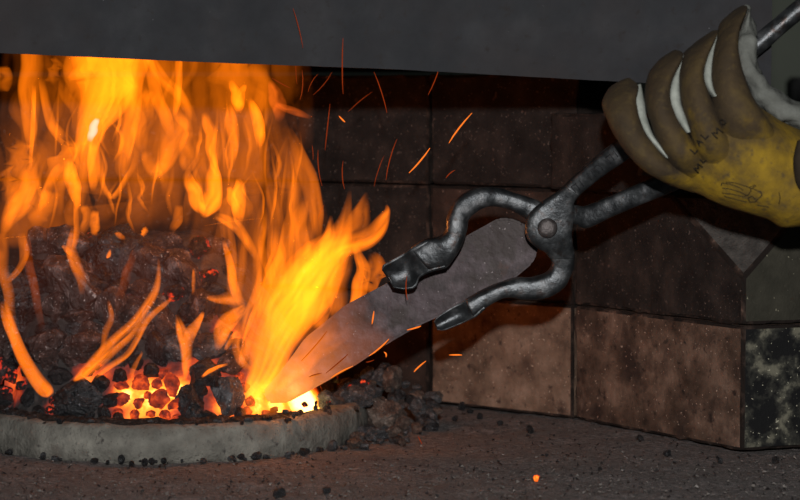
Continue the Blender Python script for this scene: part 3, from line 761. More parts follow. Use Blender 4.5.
# ------------------------------------------------------------------ glove
GY = 1.435
glove = root('work_glove', 'yellow and brown leather work glove with grey cotton back gripping the tongs', 'glove', loc=at(720, 130, GY))
palm = [(662, 160, 664, 180, GY + .014, .018), (676, 138, 680, 186, GY + .010, .034), (694, 112, 698, 195, GY + .006, .048), (714, 88, 718, 205, GY + .002, .058), (736, 84, 743, 212, GY - .001, .064), (754, 103, 766, 219, GY - .001, .066), (772, 116, 782, 228, GY, .066), (800, 131, 806, 227, GY + .003, .066), (850, 150, 852, 228, GY + .01, .068)]
pb = rail_loft(palm, 50, 36, 2.3, (.3, .2), .0016, 28, 2)
palm_o = part('palm', pb, M['yellow'], glove)
fing = {
 'a': [(608, 90, 630, 78, GY + .024, .020), (602, 103, 639, 86, GY + .012, .027), (606, 117, 637, 101, GY + .003, .029), (614, 134, 641, 120, GY - .003, .030), (625, 151, 650, 139, GY - .007, .030), (640, 168, 666, 158, GY - .008, .029), (662, 182, 680, 166, GY - .004, .028), (692, 193, 706, 176, GY + .012, .028)],
 'b': [(658, 61, 676, 50, GY + .020, .022), (649, 74, 683, 55, GY + .008, .028), (645, 92, 674, 76, GY - .003, .031), (646, 108, 670, 95, GY - .009, .032), (651, 126, 676, 115, GY - .013, .032), (660, 146, 687, 133, GY - .015, .032), (672, 166, 699, 150, GY - .012, .032), (690, 184, 716, 167, GY + .006, .030)],
 'c': [(692, 46, 713, 31, GY + .020, .022), (684, 55, 718, 33, GY + .008, .028), (679, 72, 707, 57, GY - .005, .031), (679, 88, 704, 74, GY - .012, .032), (682, 106, 708, 92, GY - .017, .033), (689, 130, 716, 110, GY - .020, .033), (697, 152, 728, 135, GY - .018, .034), (710, 172, 744, 156, GY - .006, .034), (722, 190, 756, 174, GY + .016, .034)],
 'd': [(729, 14, 744, 5, GY + .022, .018), (720, 25, 747, 9, GY + .012, .026), (715, 44, 740, 28, GY - .003, .030), (712, 60, 738, 50, GY - .012, .032), (711, 78, 742, 70, GY - .018, .034), (713, 96, 751, 92, GY - .022, .036), (714, 116, 764, 114, GY - .021, .042), (718, 140, 780, 140, GY - .010, .046), (728, 166, 796, 168, GY + .012, .050)],
}
FO = {}
for s, (k, pr) in enumerate(fing.items()):
    FO[k] = part('finger', rail_loft(pr, 46, 26, 2.15, (.45, .3), .0007, 45, s * 7), M['leather'], glove)
gus = [
 [(636, 85, 641, 84, GY + .016, .012), (633, 98, 645, 104, GY + .004, .014), (634, 115, 647, 117, GY - .001, .016), (642, 132, 653, 134, GY - .006, .018), (655, 148, 661, 146, GY - .010, .018), (665, 158, 668, 157, GY - .012, .016)],
 [(681, 56, 685, 55, GY + .010, .012), (671, 78, 680, 78, GY - .003, .015), (668, 97, 681, 101, GY - .010, .017), (674, 117, 686, 117, GY - .016, .018), (685, 133, 690, 131, GY - .020, .018)],
 [(715, 35, 718, 34, GY + .010, .012), (705, 57, 714, 58, GY - .004, .015), (702, 74, 713, 77, GY - .013, .017), (705, 86, 715, 90, GY - .018, .018), (712, 97, 716, 95, GY - .024, .018)]]
for g_ in gus: part('gusset', rail_loft(g_, 26, 14, 2, (.3, .3)), M['gusset'], glove)['label'] = 'pale cotton strip between two fingers'
bk = [(746, 8, 750, 9, GY + .018, .012), (740, 24, 754, 28, GY + .016, .018), (737, 50, 757, 52, GY + .010, .024), (742, 74, 758, 70, GY + .008, .028), (750, 98, 766, 84, GY + .008, .034), (762, 112, 778, 88, GY + .010, .038), (775, 122, 786, 96, GY + .012, .042), (800, 136, 804, 104, GY + .016, .046), (850, 156, 850, 112, GY + .02, .05)]
part('cotton_back', rail_loft(bk, 46, 24, 2.1, (.5, .2), .0040, 70, 11), M['cloth'], glove)['label'] = 'grey crumpled cotton back of the glove'
th = [(640, 176, 652, 158, GY + .060, .026), (668, 178, 678, 152, GY + .058, .032), (700, 188, 704, 150, GY + .050, .036), (740, 196, 742, 150, GY + .036, .044)]
part('thumb', rail_loft(th, 26, 18, 2.1, (.6, .3), .0008, 45, 4), M['leather'], glove)
part('cuff_hem', rail_loft([(797, 142, 801, 140, GY - .033, .006), (793, 160, 806, 158, GY - .034, .010), (795, 180, 812, 182, GY - .033, .010), (800, 192, 812, 196, GY - .03, .006)], 20, 14, 2, (.4, .4)), M['cuff'], glove)
bpy.context.view_layer.update()
# piping seams of the leather edge, then the stamped writing and drawing
def front_mark(name, lines, r):
    bm = bmesh.new(); n = 0
    objs = [palm_o] + list(FO.values())
    for ln in lines:
        pts = []
        for (a, b) in zip(ln, ln[1:]):
            for k in range(4): pts.append((a[0] + (b[0] - a[0]) * k / 4, a[1] + (b[1] - a[1]) * k / 4))
        pts.append(ln[-1]); P = []
        for q in pts:
            best = None
            for o in objs:
                p = surface_point(o, *q, lift=.0001)
                if p is not None and (best is None or p.y < best.y): best = p
            if best is not None: P.append(best)
        if len(P) > 1: tube_bm(P, r, 5, bm); n += 1
    o = build(name, bm, M['ink']); settle(o, glove); return o
def glyph(cx, cy, ang, s, strokes):
    ca, sa = math.cos(ang), math.sin(ang)
    return [[(cx + s * (x * ca + y * sa), cy + s * (x * sa - y * ca)) for x, y in st] for st in strokes]
LL = [[(-.4, .6), (-.4, -.5), (.4, -.5)]]
AA = [[(-.4, -.5), (0, .5), (.4, -.5)], [(-.2, -.05), (.25, -.05)]]
OO = [[(-.35, -.2), (-.1, -.5), (.25, -.4), (.35, 0), (.15, .45), (-.2, .4), (-.35, 0), (-.35, -.2)]]
MM = [[(-.5, -.5), (-.4, .5), (0, -.1), (.4, .5), (.5, -.5)]]
ang = -math.radians(48)
wr = glyph(694, 150, ang, 6, LL) + glyph(699.5, 142.5, ang, 6, AA + OO[:0]) + glyph(705, 135.5, ang, 6, LL) + glyph(717, 133, ang, 8, MM) + glyph(723, 122, ang, 6, OO) + glyph(698, 168, ang, 7, MM) + glyph(703, 160, ang, 5, LL)
front_mark('stamped_writing', wr, .00055)
dr = [[(721, 186), (722, 183), (730, 184), (738, 187), (743, 190)], [(722, 188), (730, 189), (740, 192), (746, 195)], [(722, 193), (732, 194), (744, 197)], [(726, 182), (736, 183), (748, 187), (752, 189)], [(724, 196), (735, 199), (747, 202)],
      [(755, 185), (750, 187), (751, 191), (748, 195), (745, 196)], [(756, 186), (752, 188), (756, 190), (761, 192), (762, 195), (758, 199), (755, 202), (750, 202), (748, 198), (752, 196), (755, 199)], [(779, 192), (780, 198), (779, 204)], [(757, 205), (763, 206), (769, 207)]]
front_mark('hand_drawing', dr, .00028)

# ------------------------------------------------------------------ flames: bodies of glowing gas
flame_count = 0
def flame_part(par, pts, I=1.0, Y=1.68, kind='o', skew=0.0, tex=.3, m=36, S=12, ends=(.18, .35), seed=None, name='tongue', pw=None, fr=None, thick=None, arch=.25, follow=True, wig=.35):
    """pts (px, py, visible width px[, Y]); thickness follows a soft cross profile, so the glow fades to its edges"""
    global flame_count
    flame_count += 1
    seed = flame_count * 3.7 if seed is None else seed
    if skew == 0 and not fr: skew = random.Random(flame_count).choice((-.55, .55, .3, -.3))
    if fr: wig = 0
    pw = pw or random.Random(flame_count * 5).choice((.75, 1.0, 1.4))
    rows = catmull([(float(p[0]), float(p[1]), float(p[2]), float(p[3]) if len(p) > 3 else Y) for p in pts], m)
    wmax = max(r[2] for r in rows) * 1.6 * Y / FPX
    th = thick or min(.05, max(.004, wmax * .8))
    dens = I / th
    dens_q = 12 * round(dens / 12) if dens > 12 else max(2, round(dens)); th = I / dens_q
    C, W = [], []
    ys = []
    for (x, y, w, yy) in rows:
        if follow:
            h = mound_hit(x, y)
            if h is not None and h.y - .018 < yy: yy = h.y - .018
        ys.append(yy)
    ys = [min(ys[max(0, i - m // 10):i + m // 10 + 1]) for i in range(m)]
    ys = [sum(ys[max(0, i - m // 8):i + m // 8 + 1]) / len(ys[max(0, i - m // 8):i + m // 8 + 1]) for i in range(m)]
    for (x, y, w, _), yy in zip(rows, ys):
        C.append(at(x, y, yy)); W.append(w * .8 * yy / FPX)
    def sides():
        T = [(C[min(i + 1, m - 1)] - C[max(i - 1, 0)]) for i in range(m)]
        T = [V((a.x, 0, a.z)).normalized() for a in T]
        T = [sum(T[max(0, i - 2):i + 3], V((0, 0, 0))).normalized() for i in range(m)]
        return [V((a.z, 0, -a.x)) for a in T]
    SD = sides()
    C = [C[i] + SD[i] * (W[i] * wig * noise.noise(V((i * 4.0 / m, seed, 2.2))) * smooth(0, .2, i / (m - 1))) for i in range(m)]
    SD = sides()
    for _ in range(40):        # slim the body where a tight bend would fold it over itself
        bad = set()
        for i in range(m - 1):
            for sg in (-1, 1):
                a = C[i] + SD[i] * (sg * W[i]); b = C[i + 1] + SD[i + 1] * (sg * W[i + 1]); d = C[i + 1] - C[i]
                if (b - a).dot(d) < .15 * d.length_squared: bad |= {i, i + 1}
        if not bad: break
        for i in bad: W[i] *= .85
    bm = bmesh.new(); F, B = [], []
    for i in range(m):
        side = SD[i]
        t = i / (m - 1); q = smooth(0, ends[0], t) * smooth(0, ends[1], 1 - t)
        a, b = [], []
        for k in range(S + 1):
            s = -1 + 2 * k / S
            s2 = (s - skew) / (1 + abs(skew)) if True else s
            s2 = (s - skew) / (1 - skew) if s > skew else (s - skew) / (1 + skew)
            p = max(0, 1 - s2 * s2) ** pw
            nz = 1
            if tex:
                wv = .6 * noise.noise(V((t * 3, seed, s)))
                nz = max(.04, 1 + tex * 2.2 * noise.fractal(V((s * W[i] * 260 + wv * 2 + seed, t * 2.0 + seed, C[i].z * 14)), 1, 2, 4))
            if fr: nz *= fr(C[i] + side * s * W[i], s, t, seed)
            e = th * p * q * nz / 2
            pos = C[i] + side * (s * W[i]) + V((0, arch * W[i] * s * s - .012 * noise.noise(V((C[i].x * 9, C[i].z * 9, seed))), 0))
            if k in (0, S) or i in (0, m - 1): e = 0
            va = bm.verts.new(pos - V((0, e + 1.2e-4, 0)))
            vb = va if e == 0 else bm.verts.new(pos + V((0, e + 1.2e-4, 0)))
            a.append(va); b.append(vb)
        F.append(a); B.append(b)
    def face(*v):
        u = []
        for x in v:
            if x not in u: u.append(x)
        if len(u) > 2:
            try: bm.faces.new(u)
            except ValueError: pass
    for i in range(m - 1):
        for k in range(S):
            face(F[i][k], F[i][k + 1], F[i + 1][k + 1], F[i + 1][k])
            if not (F[i][k] is B[i][k] and F[i + 1][k] is B[i + 1][k] and F[i + 1][k + 1] is B[i + 1][k + 1] and F[i][k + 1] is B[i][k + 1]):
                face(B[i][k], B[i + 1][k], B[i + 1][k + 1], B[i][k + 1])
    o = build(name, bm, gasmat(kind, dens_q)); o.parent = par
    return o
def filament(p, s, t, seed):
    """stringy modulation of a sheet of flame"""
    q = V((p.x * 34, p.z * 9, seed)); w = noise.fractal(q * .8, 1, 2, 3)
    a = noise.fractal(V((p.x * 55 + w * 2.2, p.z * 10 + w * .8, seed + 5)), 1, 2, 4)
    b = 1 - abs(noise.noise(V((p.x * 85 + w * 4.0, p.z * 15 + w * 1.5, seed + 9)))) * 1.6
    return max(.05, .55 + 1.1 * a + .45 * max(0, b) ** 3)

f_left = root('flame', 'tall yellow blaze rising under the left part of the hood', 'flame', 'flames of the forge fire')
f_mid = root('flame', 'middle orange blaze with a yellow W-shaped heart above the heap', 'flame', 'flames of the forge fire')
f_curt = root('flame', 'dull orange curtain of flame left of the flying sparks', 'flame', 'flames of the forge fire')
f_bar = root('flame', 'bright yellow flame leaping up over the hot steel bar', 'flame', 'flames of the forge fire')
f_curl = root('flame', 'curling orange flame just left of the bar tip', 'flame', 'flames of the forge fire')
f_streak = root('flame', 'single slanting streak of flame at far left across the coals', 'flame', 'flames of the forge fire')
f_fork = root('flame', 'forked flame fanning up from the broad flat black coal', 'flame', 'flames of the forge fire')
f_vee = root('flame', 'small V-shaped flame standing over the small glowing window', 'flame', 'flames of the forge fire')
f_top = root('flame', 'thin flame running down the left side of the big black lump', 'flame', 'flames of the forge fire')
f_low = root('flame', 'broad leaf-shaped flame above the lumps at the left edge', 'flame', 'flames of the forge fire')
# haze sheets
flame_part(f_left, [(85, 245, 110), (88, 222, 150), (95, 180, 150), (100, 120, 135), (104, 60, 130), (106, 25, 130)], .20, 1.70, tex=0, m=90, S=70, ends=(.3, .05), fr=filament, pw=.6, name='haze', arch=.08)
flame_part(f_mid, [(185, 232, 90), (185, 205, 130), (186, 175, 150), (195, 130, 150), (200, 60, 140), (205, 25, 130)], .22, 1.73, tex=0, m=90, S=70, ends=(.3, .05), fr=filament, pw=.6, name='haze', arch=.08)
flame_part(f_mid, [(150, 205, 110), (150, 170, 150), (158, 125, 150), (160, 60, 150), (165, 25, 140)], .13, 1.66, tex=0, m=80, S=60, ends=(.4, .05), fr=filament, pw=.7, name='haze', arch=.08)
flame_part(f_curt, [(262, 350, 60), (262, 310, 90), (256, 260, 92), (250, 210, 82), (244, 160, 70), (238, 110, 54), (226, 60, 46), (224, 30, 44)], .22, 1.70, tex=0, m=90, S=60, ends=(.2, .05), fr=filament, pw=.6, name='haze', arch=.08)
flame_part(f_curt, [(285, 330, 40), (284, 290, 60), (284, 250, 62), (284, 205, 52), (280, 160, 34), (276, 125, 12)], .17, 1.67, tex=0, m=80, S=50, ends=(.2, .3), fr=filament, pw=.6, skew=.3, name='haze', arch=.08)
flame_part(f_low, [(28, 250, 60), (28, 220, 70), (30, 185, 66), (36, 150, 50), (40, 120, 30)], .18, 1.69, tex=0, m=60, S=40, ends=(.15, .4), fr=filament, pw=.7, name='haze', arch=.08)
for (par, pts, I) in ((f_top, [(52, 370, 110), (55, 330, 125), (58, 290, 120), (62, 250, 110), (70, 220, 90)], .018), (f_mid, [(165, 370, 100), (165, 330, 120), (165, 290, 120), (165, 250, 120), (165, 215, 100)], .022)):
    flame_part(par, pts, I, 1.60, 'r', tex=0, m=60, S=40, ends=(.3, .3), fr=filament, pw=.7, name='haze', arch=.08)
# tall left blaze
fl = lambda *a, **k: flame_part(f_left, *a, **k)
fl([(100, 20, 44), (100, 55, 50), (101, 80, 42), (97, 108, 28), (92, 132, 18), (87, 160, 14), (81, 190, 9), (78, 228, 3)], 1.7, 1.66, ends=(.02, .6), tex=.35, m=50, S=18)
fl([(110, 20, 30), (112, 60, 34), (104, 95, 26), (97, 125, 14)], .9, 1.63, ends=(.02, .5))
fl([(82, 25, 18), (80, 60, 20), (76, 90, 14), (70, 115, 8)], .8, 1.68, ends=(.02, .6), skew=-.5)
fl([(142, 20, 16), (138, 58, 17), (133, 85, 13), (130, 115, 12), (126, 140, 11), (123, 165, 7), (122, 190, 3)], 1.35, 1.64, ends=(.02, .5), skew=-.4)
fl([(33, 20, 14), (33, 60, 15), (30, 90, 15), (30, 115, 12), (33, 150, 6), (33, 180, 3)], .65, 1.68, ends=(.02, .5), skew=.5)
fl([(34, 85, 3), (33, 115, 3), (31, 140, 3), (30, 170, 2)], .8, 1.66)
fl([(42, 78, 4), (46, 100, 6), (52, 120, 7), (60, 135, 8), (66, 142, 5)], .65, 1.66)
fl([(60, 60, 10), (55, 70, 12), (52, 85, 10)], .25, 1.7)
fl([(66, 158, 4), (70, 172, 9), (74, 186, 10), (77, 200, 6), (78, 210, 2)], 1.4, 1.62, ends=(.3, .3))
fl([(92, 142, 6), (93, 160, 9), (93, 180, 7), (92, 192, 3)], 1.0, 1.63)
fl([(101, 148, 5), (101, 168, 5), (103, 183, 4), (108, 194, 4), (113, 198, 4), (119, 191, 4), (126, 178, 4), (133, 166, 4), (137, 150, 3)], .6, 1.62, tex=.15, m=50)
fl([(75, 140, 26), (70, 155, 26), (60, 172, 20), (48, 190, 14)], .55, 1.65)
fl([(62, 165, 6), (50, 182, 7), (44, 200, 6), (38, 215, 3)], .7, 1.63)
fl([(77, 200, 3), (78, 222, 4), (77, 240, 4), (74, 250, 2)], .6, 1.62)
fl([(83, 205, 5), (86, 220, 7), (80, 236, 4)], .45, 1.62)
fl([(96, 210, 5), (95, 226, 7), (95, 236, 3)], .95, 1.62)
flame_part(f_left, [(97, 118, 3), (93, 130, 6), (89, 142, 3)], .55, 1.61, 'w', tex=0)
# leaf at left edge
fw = lambda *a, **k: flame_part(f_low, *a, **k)
fw([(0, 238, 2), (7, 222, 10), (17, 205, 17), (24, 192, 18), (28, 178, 14), (33, 166, 8), (40, 152, 3)], 1.35, 1.63, ends=(.3, .5), skew=.35)
fw([(2, 170, 16), (8, 185, 14), (10, 205, 10)], .4, 1.66)
fw([(0, 66, 10), (2, 80, 12), (0, 92, 8)], .4, 1.72)
fw([(22, 140, 18), (18, 160, 20), (14, 180, 16)], .4, 1.67)
fw([(50, 190, 14), (42, 210, 16), (30, 226, 8)], .4, 1.65)
# middle blaze
fm = lambda *a, **k: flame_part(f_mid, *a, **k)
fm([(213, 150, 2), (214, 165, 6), (214, 178, 11), (214, 192, 12), (209, 203, 15), (204, 212, 9), (202, 217, 3)], 2.1, 1.62, ends=(.3, .25), tex=.2)
fm([(187, 170, 3), (190, 183, 8), (194, 196, 10), (199, 206, 9), (203, 214, 4)], 1.5, 1.625, ends=(.4, .3))
fm([(238, 178, 3), (240, 190, 9), (238, 204, 10), (239, 218, 7), (241, 228, 2)], 1.1, 1.62)
fm([(229, 186, 3), (233, 200, 7), (237, 214, 5)], .7, 1.62)
fm([(214, 216, 4), (224, 220, 7), (236, 226, 8), (244, 238, 7), (251, 250, 6), (258, 262, 3)], .8, 1.62)
fm([(231, 80, 3), (235, 90, 6), (239, 102, 8), (240, 113, 3)], 1.2, 1.64, ends=(.3, .3))
fm([(246, 84, 2), (242, 92, 5), (240, 104, 6), (239, 112, 3)], .7, 1.64)
fm([(249, 98, 3), (254, 110, 7), (258, 124, 8), (260, 138, 7), (258, 148, 3)], 1.2, 1.64)
fm([(204, 112, 4), (209, 125, 8), (213, 140, 10), (213, 156, 8), (212, 170, 4)], .85, 1.63)
fm([(229, 104, 4), (232, 120, 8), (233, 138, 8), (232, 158, 6), (230, 170, 3)], .7, 1.64)
fm([(149, 55, 6), (157, 70, 8), (168, 84, 8), (178, 94, 8), (188, 108, 7), (196, 122, 3)], .65, 1.64, ends=(.05, .4))
fm([(179, 40, 4), (178, 65, 5), (178, 85, 5), (176, 105, 5), (174, 116, 2)], .75, 1.63, ends=(.05, .3))
fm([(145, 50, 5), (152, 78, 8), (160, 105, 9), (168, 125, 8), (172, 140, 3)], .6, 1.65, ends=(.05, .4))
fm([(182, 112, 6), (178, 132, 14), (170, 150, 14), (160, 168, 10), (150, 182, 4)], .75, 1.63)
fm([(146, 150, 6), (150, 165, 10), (160, 172, 12), (152, 182, 6)], .45, 1.63)
fm([(143, 236, 3), (145, 231, 5), (148, 227, 3)], 1.0, 1.60)
fm([(152, 90, 10), (146, 110, 14), (140, 135, 12), (142, 160, 8)], .5, 1.66)
fm([(190, 130, 6), (186, 155, 10), (188, 172, 6)], .5, 1.65)
fm([(178, 205, 5), (176, 220, 7), (170, 232, 4)], .35, 1.62)
fm([(210, 55, 34), (228, 66, 38), (250, 82, 28), (264, 100, 17), (268, 122, 5)], .35, 1.68)
fm([(270, 80, 3), (275, 96, 10), (280, 108, 10), (277, 122, 4)], .5, 1.64, 'r')
fm([(274, 104, 3), (286, 108, 5), (298, 113, 5), (311, 118, 2)], .4, 1.64, 'r')
# curtain
rr = random.Random(21)
for i in range(26):
    x = rr.uniform(226, 312); y0 = rr.uniform(240, 330); L = rr.uniform(50, 120); w = rr.uniform(3, 8); dx = rr.uniform(-10, 14)
    flame_part(f_curt, [(x + dx * .2, y0, w * .6), (x + rr.uniform(-3, 3), y0 - L * .33, w), (x - dx * .4 + rr.uniform(-4, 4), y0 - L * .66, w), (x - dx, y0 - L, w * .4)], rr.uniform(.10, .32), rr.uniform(1.64, 1.72), ends=(.3, .5), skew=rr.uniform(-.5, .5))
for i in range(30):
    x = rr.uniform(22, 262); y0 = rr.uniform(110, 235); L = rr.uniform(40, 100); w = rr.uniform(3, 9); dx = rr.uniform(-14, 14)
    flame_part(f_mid if x > 140 else f_left, [(x, y0, w * .6), (x + rr.uniform(-5, 5), y0 - L * .33, w), (x + dx + rr.uniform(-6, 6), y0 - L * .66, w), (x + dx, y0 - L, w * .4)], rr.uniform(.08, .28), rr.uniform(1.62, 1.72), ends=(.3, .5), skew=rr.uniform(-.6, .6))
for i in range(44):
    x = rr.uniform(24, 300); y0 = rr.uniform(130 if x < 250 else 170, 238); L = rr.uniform(25, 75); w = rr.uniform(1.4, 3.0); b = rr.uniform(-12, 12); dx = rr.uniform(-8, 8)
    flame_part(f_curt if x > 235 else f_mid if x > 140 else f_left, [(x, y0, w * .5), (x + b * .7, y0 - L * .3, w), (x + b + dx * .4, y0 - L * .6, w), (x + dx, y0 - L, w * .4)], rr.uniform(.22, .6), rr.uniform(1.61, 1.70), ends=(.4, .5), tex=.15, wig=.8)
flame_part(f_curt, [(318, 240, 4), (316, 215, 10), (311, 190, 12), (303, 165, 12), (296, 145, 8), (290, 128, 3)], .45, 1.66, ends=(.2, .4), skew=.5)
flame_part(f_curt, [(300, 262, 16), (298, 240, 14), (300, 215, 10), (306, 198, 4)], .5, 1.66)
# bright flame over the bar
fb = lambda *a, **k: flame_part(f_bar, *a, **k)
fb([(250, 398, 12), (262, 378, 22), (273, 350, 26), (286, 318, 32), (302, 288, 40), (320, 262, 34), (334, 242, 22), (345, 220, 10), (350, 190, 2)], 2.5, 1.60, ends=(.06, .45), tex=.3, m=56, S=20)
fb([(270, 350, 10), (284, 310, 22), (300, 280, 26), (316, 262, 16)], .9, 1.575, ends=(.3, .4), tex=.4)
fb([(306, 282, 16), (318, 262, 18), (326, 246, 13), (330, 230, 7), (331, 215, 2)], 1.1, 1.61, ends=(.2, .4))
fb([(318, 268, 12), (336, 252, 16), (352, 243, 14), (368, 236, 13), (380, 225, 11), (387, 212, 5), (386, 205, 2)], 1.2, 1.60, ends=(.2, .25), skew=.3)
fb([(350, 316, 6), (357, 300, 10), (362, 284, 11), (363, 268, 9), (358, 254, 6), (352, 244, 3)], 1.4, 1.605, ends=(.15, .4))
fb([(340, 262, 12), (350, 240, 16), (358, 222, 16), (364, 206, 9), (367, 192, 2)], .55, 1.62, ends=(.2, .4))
fb([(366, 292, 22), (374, 280, 24), (376, 266, 16), (372, 252, 5)], .6, 1.62, ends=(.15, .4))
fb([(338, 318, 10), (336, 296, 14), (340, 272, 14), (348, 250, 8)], .6, 1.615)
fb([(318, 330, 8), (325, 308, 8), (330, 290, 6)], .55, 1.59)
fb([(244, 366, 8), (256, 330, 14), (270, 292, 14), (282, 258, 12), (288, 228, 8), (290, 205, 2)], .85, 1.61, ends=(.1, .5))
fb([(262, 320, 8), (272, 280, 12), (278, 250, 10), (276, 225, 4)], .6, 1.64)
fb([(240, 402, 24), (264, 394, 30), (292, 378, 26), (318, 362, 14)], .5, 1.585, ends=(.2, .4))
fb([(262, 390, 14), (290, 366, 18), (320, 346, 16), (352, 328, 8)], .40, 1.552, ends=(.2, .5), follow=False)
fb([(292, 352, 20), (316, 330, 26), (340, 312, 18)], .22, 1.552, ends=(.3, .5), follow=False)
# curl left of the bar
fc = lambda *a, **k: flame_part(f_curl, [(p[0], p[1], p[2] * .75) for p in a[0]], *a[1:], **k)
fc([(223, 240, 3), (227, 254, 6), (230, 270, 8), (232, 286, 9), (238, 300, 8), (245, 310, 3)], .75, 1.60)
fc([(206, 297, 3), (218, 299, 8), (230, 298, 12), (244, 302, 8)], .65, 1.60)
fc([(246, 306, 5), (236, 314, 12), (226, 324, 16), (220, 338, 13), (217, 352, 4)], 1.0, 1.595, ends=(.15, .3))
fc([(240, 345, 5), (248, 320, 10), (258, 290, 10), (262, 262, 5)], .6, 1.60)
fc([(250, 372, 6), (240, 360, 8), (236, 340, 8), (240, 318, 4)], .5, 1.60)
fc([(201, 378, 2), (209, 372, 4), (219, 367, 3), (228, 364, 2)], 1.2, 1.585, tex=.1)
fc([(226, 350, 4), (232, 338, 5), (240, 330, 3)], .5, 1.59)
# streaks on the coals
flame_part(f_streak, [(4, 300, 5), (9, 318, 8), (18, 338, 8), (27, 358, 9), (38, 376, 10), (47, 389, 10), (52, 395, 5)], 1.1, 1.60, ends=(.25, .08), skew=.3)
flame_part(f_streak, [(2, 232, 8), (3, 255, 9), (6, 280, 8), (10, 305, 7), (16, 330, 4)], .42, 1.60, ends=(.1, .3))
flame_part(f_streak, [(22, 232, 5), (26, 250, 7), (24, 262, 5), (14, 276, 4), (8, 282, 2)], .45, 1.60)
ff = lambda *a, **k: flame_part(f_fork, [(p[0], p[1], p[2] * .72) for p in a[0]], *a[1:], **k)
ff([(158, 258, 2), (158, 275, 5), (155, 292, 8), (146, 308, 9), (133, 324, 9), (117, 338, 9), (100, 355, 10), (84, 372, 9), (74, 380, 3)], .95, 1.60, ends=(.25, .06), skew=-.2)
ff([(150, 312, 4), (136, 330, 6), (118, 348, 7), (98, 366, 8), (82, 380, 5)], .75, 1.59, ends=(.3, .08))
ff([(174, 296, 2), (165, 304, 5), (154, 313, 6), (145, 324, 6), (136, 340, 6), (126, 356, 6), (108, 368, 6), (94, 378, 3)], .7, 1.60, ends=(.2, .1))
ff([(108, 300, 3), (111, 316, 6), (106, 330, 7), (102, 345, 5), (95, 360, 3)], .35, 1.60)
ff([(142, 352, 2), (134, 368, 5), (130, 380, 3)], .35, 1.595)
fv = lambda *a, **k: flame_part(f_vee, *a, **k)
fv([(177, 314, 2), (180, 325, 6), (184, 337, 9), (186, 352, 8), (186, 368, 6), (185, 380, 2)], 1.05, 1.59, ends=(.25, .15))
fv([(203, 312, 2), (198, 322, 5), (191, 332, 8), (187, 346, 6)], .8, 1.59)
fv([(194, 268, 1.5), (194, 282, 3), (193, 295, 1.5)], .5, 1.60)
ft = lambda *a, **k: flame_part(f_top, *a, **k)
ft([(76, 226, 5), (72, 242, 7), (73, 254, 8), (77, 266, 8), (81, 280, 7), (82, 295, 3)], .75, 1.60)
ft([(62, 245, 2), (67, 250, 4), (74, 256, 4)], .4, 1.60)
ft([(116, 232, 3), (120, 236, 4), (126, 238, 2)], .5, 1.60)
ft([(26, 232, 4), (30, 262, 6), (36, 295, 6), (42, 330, 4)], .16, 1.60, 'r')
ft([(135, 250, 4), (126, 275, 7), (118, 300, 6)], .14, 1.60, 'r')
ft([(107, 258, 1), (109, 255, 3), (111, 249, 1)], 1.0, 1.60, tex=0)

# ------------------------------------------------------------------ sparks
spk = [
 # px0, py0, px1, py1, Y, bright, kind
 (343, 38, 343, 94, 1.49, 0, 'h'), (374, 72, 387, 113, 1.62, 0, 'w'), (439, 68, 428, 95, 1.60, 0, 'w'), (339, 116, 345, 122, 1.6, 1, 'w'), (397, 139, 386, 180, 1.6, 0, 'w'), (430, 148, 409, 173, 1.6, 1, 'w'), (343, 161, 344.5, 189, 1.64, 0, 'w'),
 (384, 156, 374, 187, 1.66, -1, 'w'), (472, 113, 449, 143, 1.57, 1, 'w'), (455, 170, 446, 178, 1.57, 0, 'w'), (302, 70, 300, 100, 1.64, 0, 'w'), (318, 74, 308, 92, 1.64, -1, 'w'), (332, 72, 313, 95, 1.66, -1, 'w'), (296, 62, 297, 84, 1.64, -1, 'w'), (272, 78, 290, 88, 1.64, 0, 'w'),
 (330, 104, 325, 150, 1.68, 0, 'w'), (318, 150, 322, 186, 1.66, 0, 'w'), (324, 205, 318, 220, 1.66, 0, 'w'), (312, 145, 313, 160, 1.66, -1, 'w'), (372, 92, 348, 112, 1.68, -1, 'w'), (293, 8, 303, 48, 1.49, -1, 'h'),
 (374, 311, 372, 324, 1.56, 1, 'b'), (407, 330, 421, 326, 1.545, 1, 'b'), (414, 372, 426, 361, 1.6, 1, 'b'), (327, 331, 301, 361, 1.58, 0, 'b'), (389, 339, 369, 356, 1.57, 1, 'b'), (348, 354, 326, 373, 1.58, 0, 'b'), (353, 366, 331, 378, 1.575, 1, 'b'), (322, 373, 309, 377, 1.58, 0, 'b'), (384, 352, 386, 357, 1.59, 1, 'b'),
 (366, 362, 374, 360, 1.59, 0, 'b'), (449, 355, 462, 355, 1.6, 1, 'b'), (407, 276, 407.5, 300, 1.53, 0, 'b'), (418, 436, 422, 444, 1.6, 0, 'f')]
LAB = {'h': 'thin orange spark in front of the steel hood plate', 'w': 'thin orange spark flying in front of the black bricks', 'b': 'orange spark flying near the steel bar', 'f': 'hooked orange spark just above the hearth'}
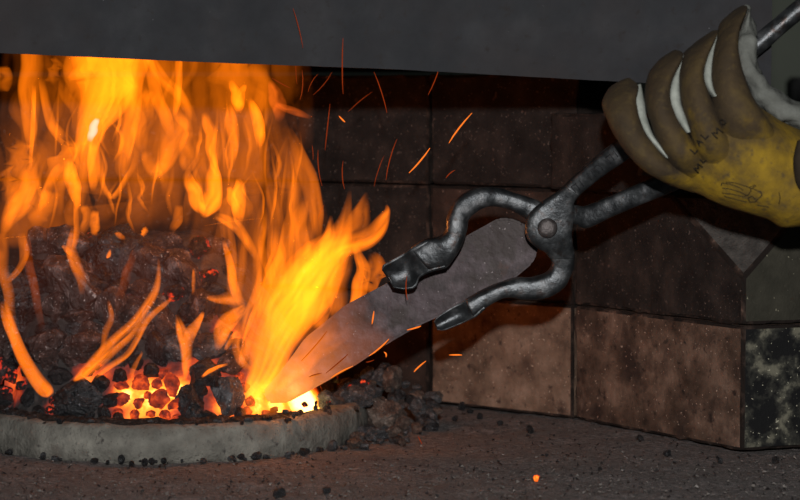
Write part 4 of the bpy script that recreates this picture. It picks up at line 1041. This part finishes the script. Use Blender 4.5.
for n_, (a, b, c2, d2, Y, br, kd) in enumerate(spk):
    P0, P1 = at(a, b, Y), at(c2, d2, Y + .004); mid = P0.lerp(P1, .5) + V((rnd.uniform(-.0012, .0012), 0, rnd.uniform(-.0006, .0006)))
    pts = [P0, P0.lerp(mid, .5) + (mid - P0.lerp(P1, .5)) * .3, mid, mid.lerp(P1, .5) + (mid - P0.lerp(P1, .5)) * .3, P1]
    r_ = {1: .00052, 0: .00036, -1: .00024}[br]
    bm = tube_bm(pts, [r_ * .35, r_ * .9, r_, r_ * .9, r_ * .4], 6)
    tag(build('spark', bm, M['spark'] if br > 0 else M['spark_dim']), LAB[kd] if kd != 'h' else ('bright thin spark crossing the lower edge of the steel hood' if n_ == 0 else 'faint spark streak in front of the steel hood plate'), 'spark', {'w': 'sparks in front of the bricks', 'b': 'sparks near the bar'}.get(kd))

# ------------------------------------------------------------------ light
def lamp(name, t, loc, e, col, **k):
    d = bpy.data.lights.new(name, t); d.energy = e; d.color = col
    for a, b in k.items(): setattr(d, a, b)
    o = bpy.data.objects.new(name, d); COL.objects.link(o); o.location = loc; return o
fo = lamp('camera_flash', 'AREA', (.012, .02, .245 + .135), 27.0, (1, .97, .95), size=.03, shape='DISK')
fo.rotation_euler = (V((.05, 1.6, .13)) - fo.location).to_track_quat('-Z', 'Y').to_euler()
for k, (px, py, Y, e) in enumerate(((100, 110, 1.66, .08), (205, 190, 1.66, .08), (300, 270, 1.62, .08), (290, 395, 1.585, .03), (350, 225, 1.64, .05))):
    lamp('fire_light', 'POINT', at(px, py, Y), e, (1, .32, .07), shadow_soft_size=0.0)
w = bpy.data.worlds.new('workshop_air'); sc.world = w; w.use_nodes = True
w.node_tree.nodes['Background'].inputs[0].default_value = (.55, .62, .65, 1); w.node_tree.nodes['Background'].inputs[1].default_value = .05

sc.view_settings.view_transform = 'Standard'; sc.view_settings.look = 'None'; sc.view_settings.gamma = 1; sc.view_settings.use_curve_mapping = False
sc.view_settings.exposure = 0
cy = sc.cycles
cy.max_bounces = 5; cy.diffuse_bounces = 2; cy.glossy_bounces = 2; cy.transparent_max_bounces = 16; cy.volume_bounces = 0
cy.sample_clamp_indirect = 1.5; cy.use_denoising = True
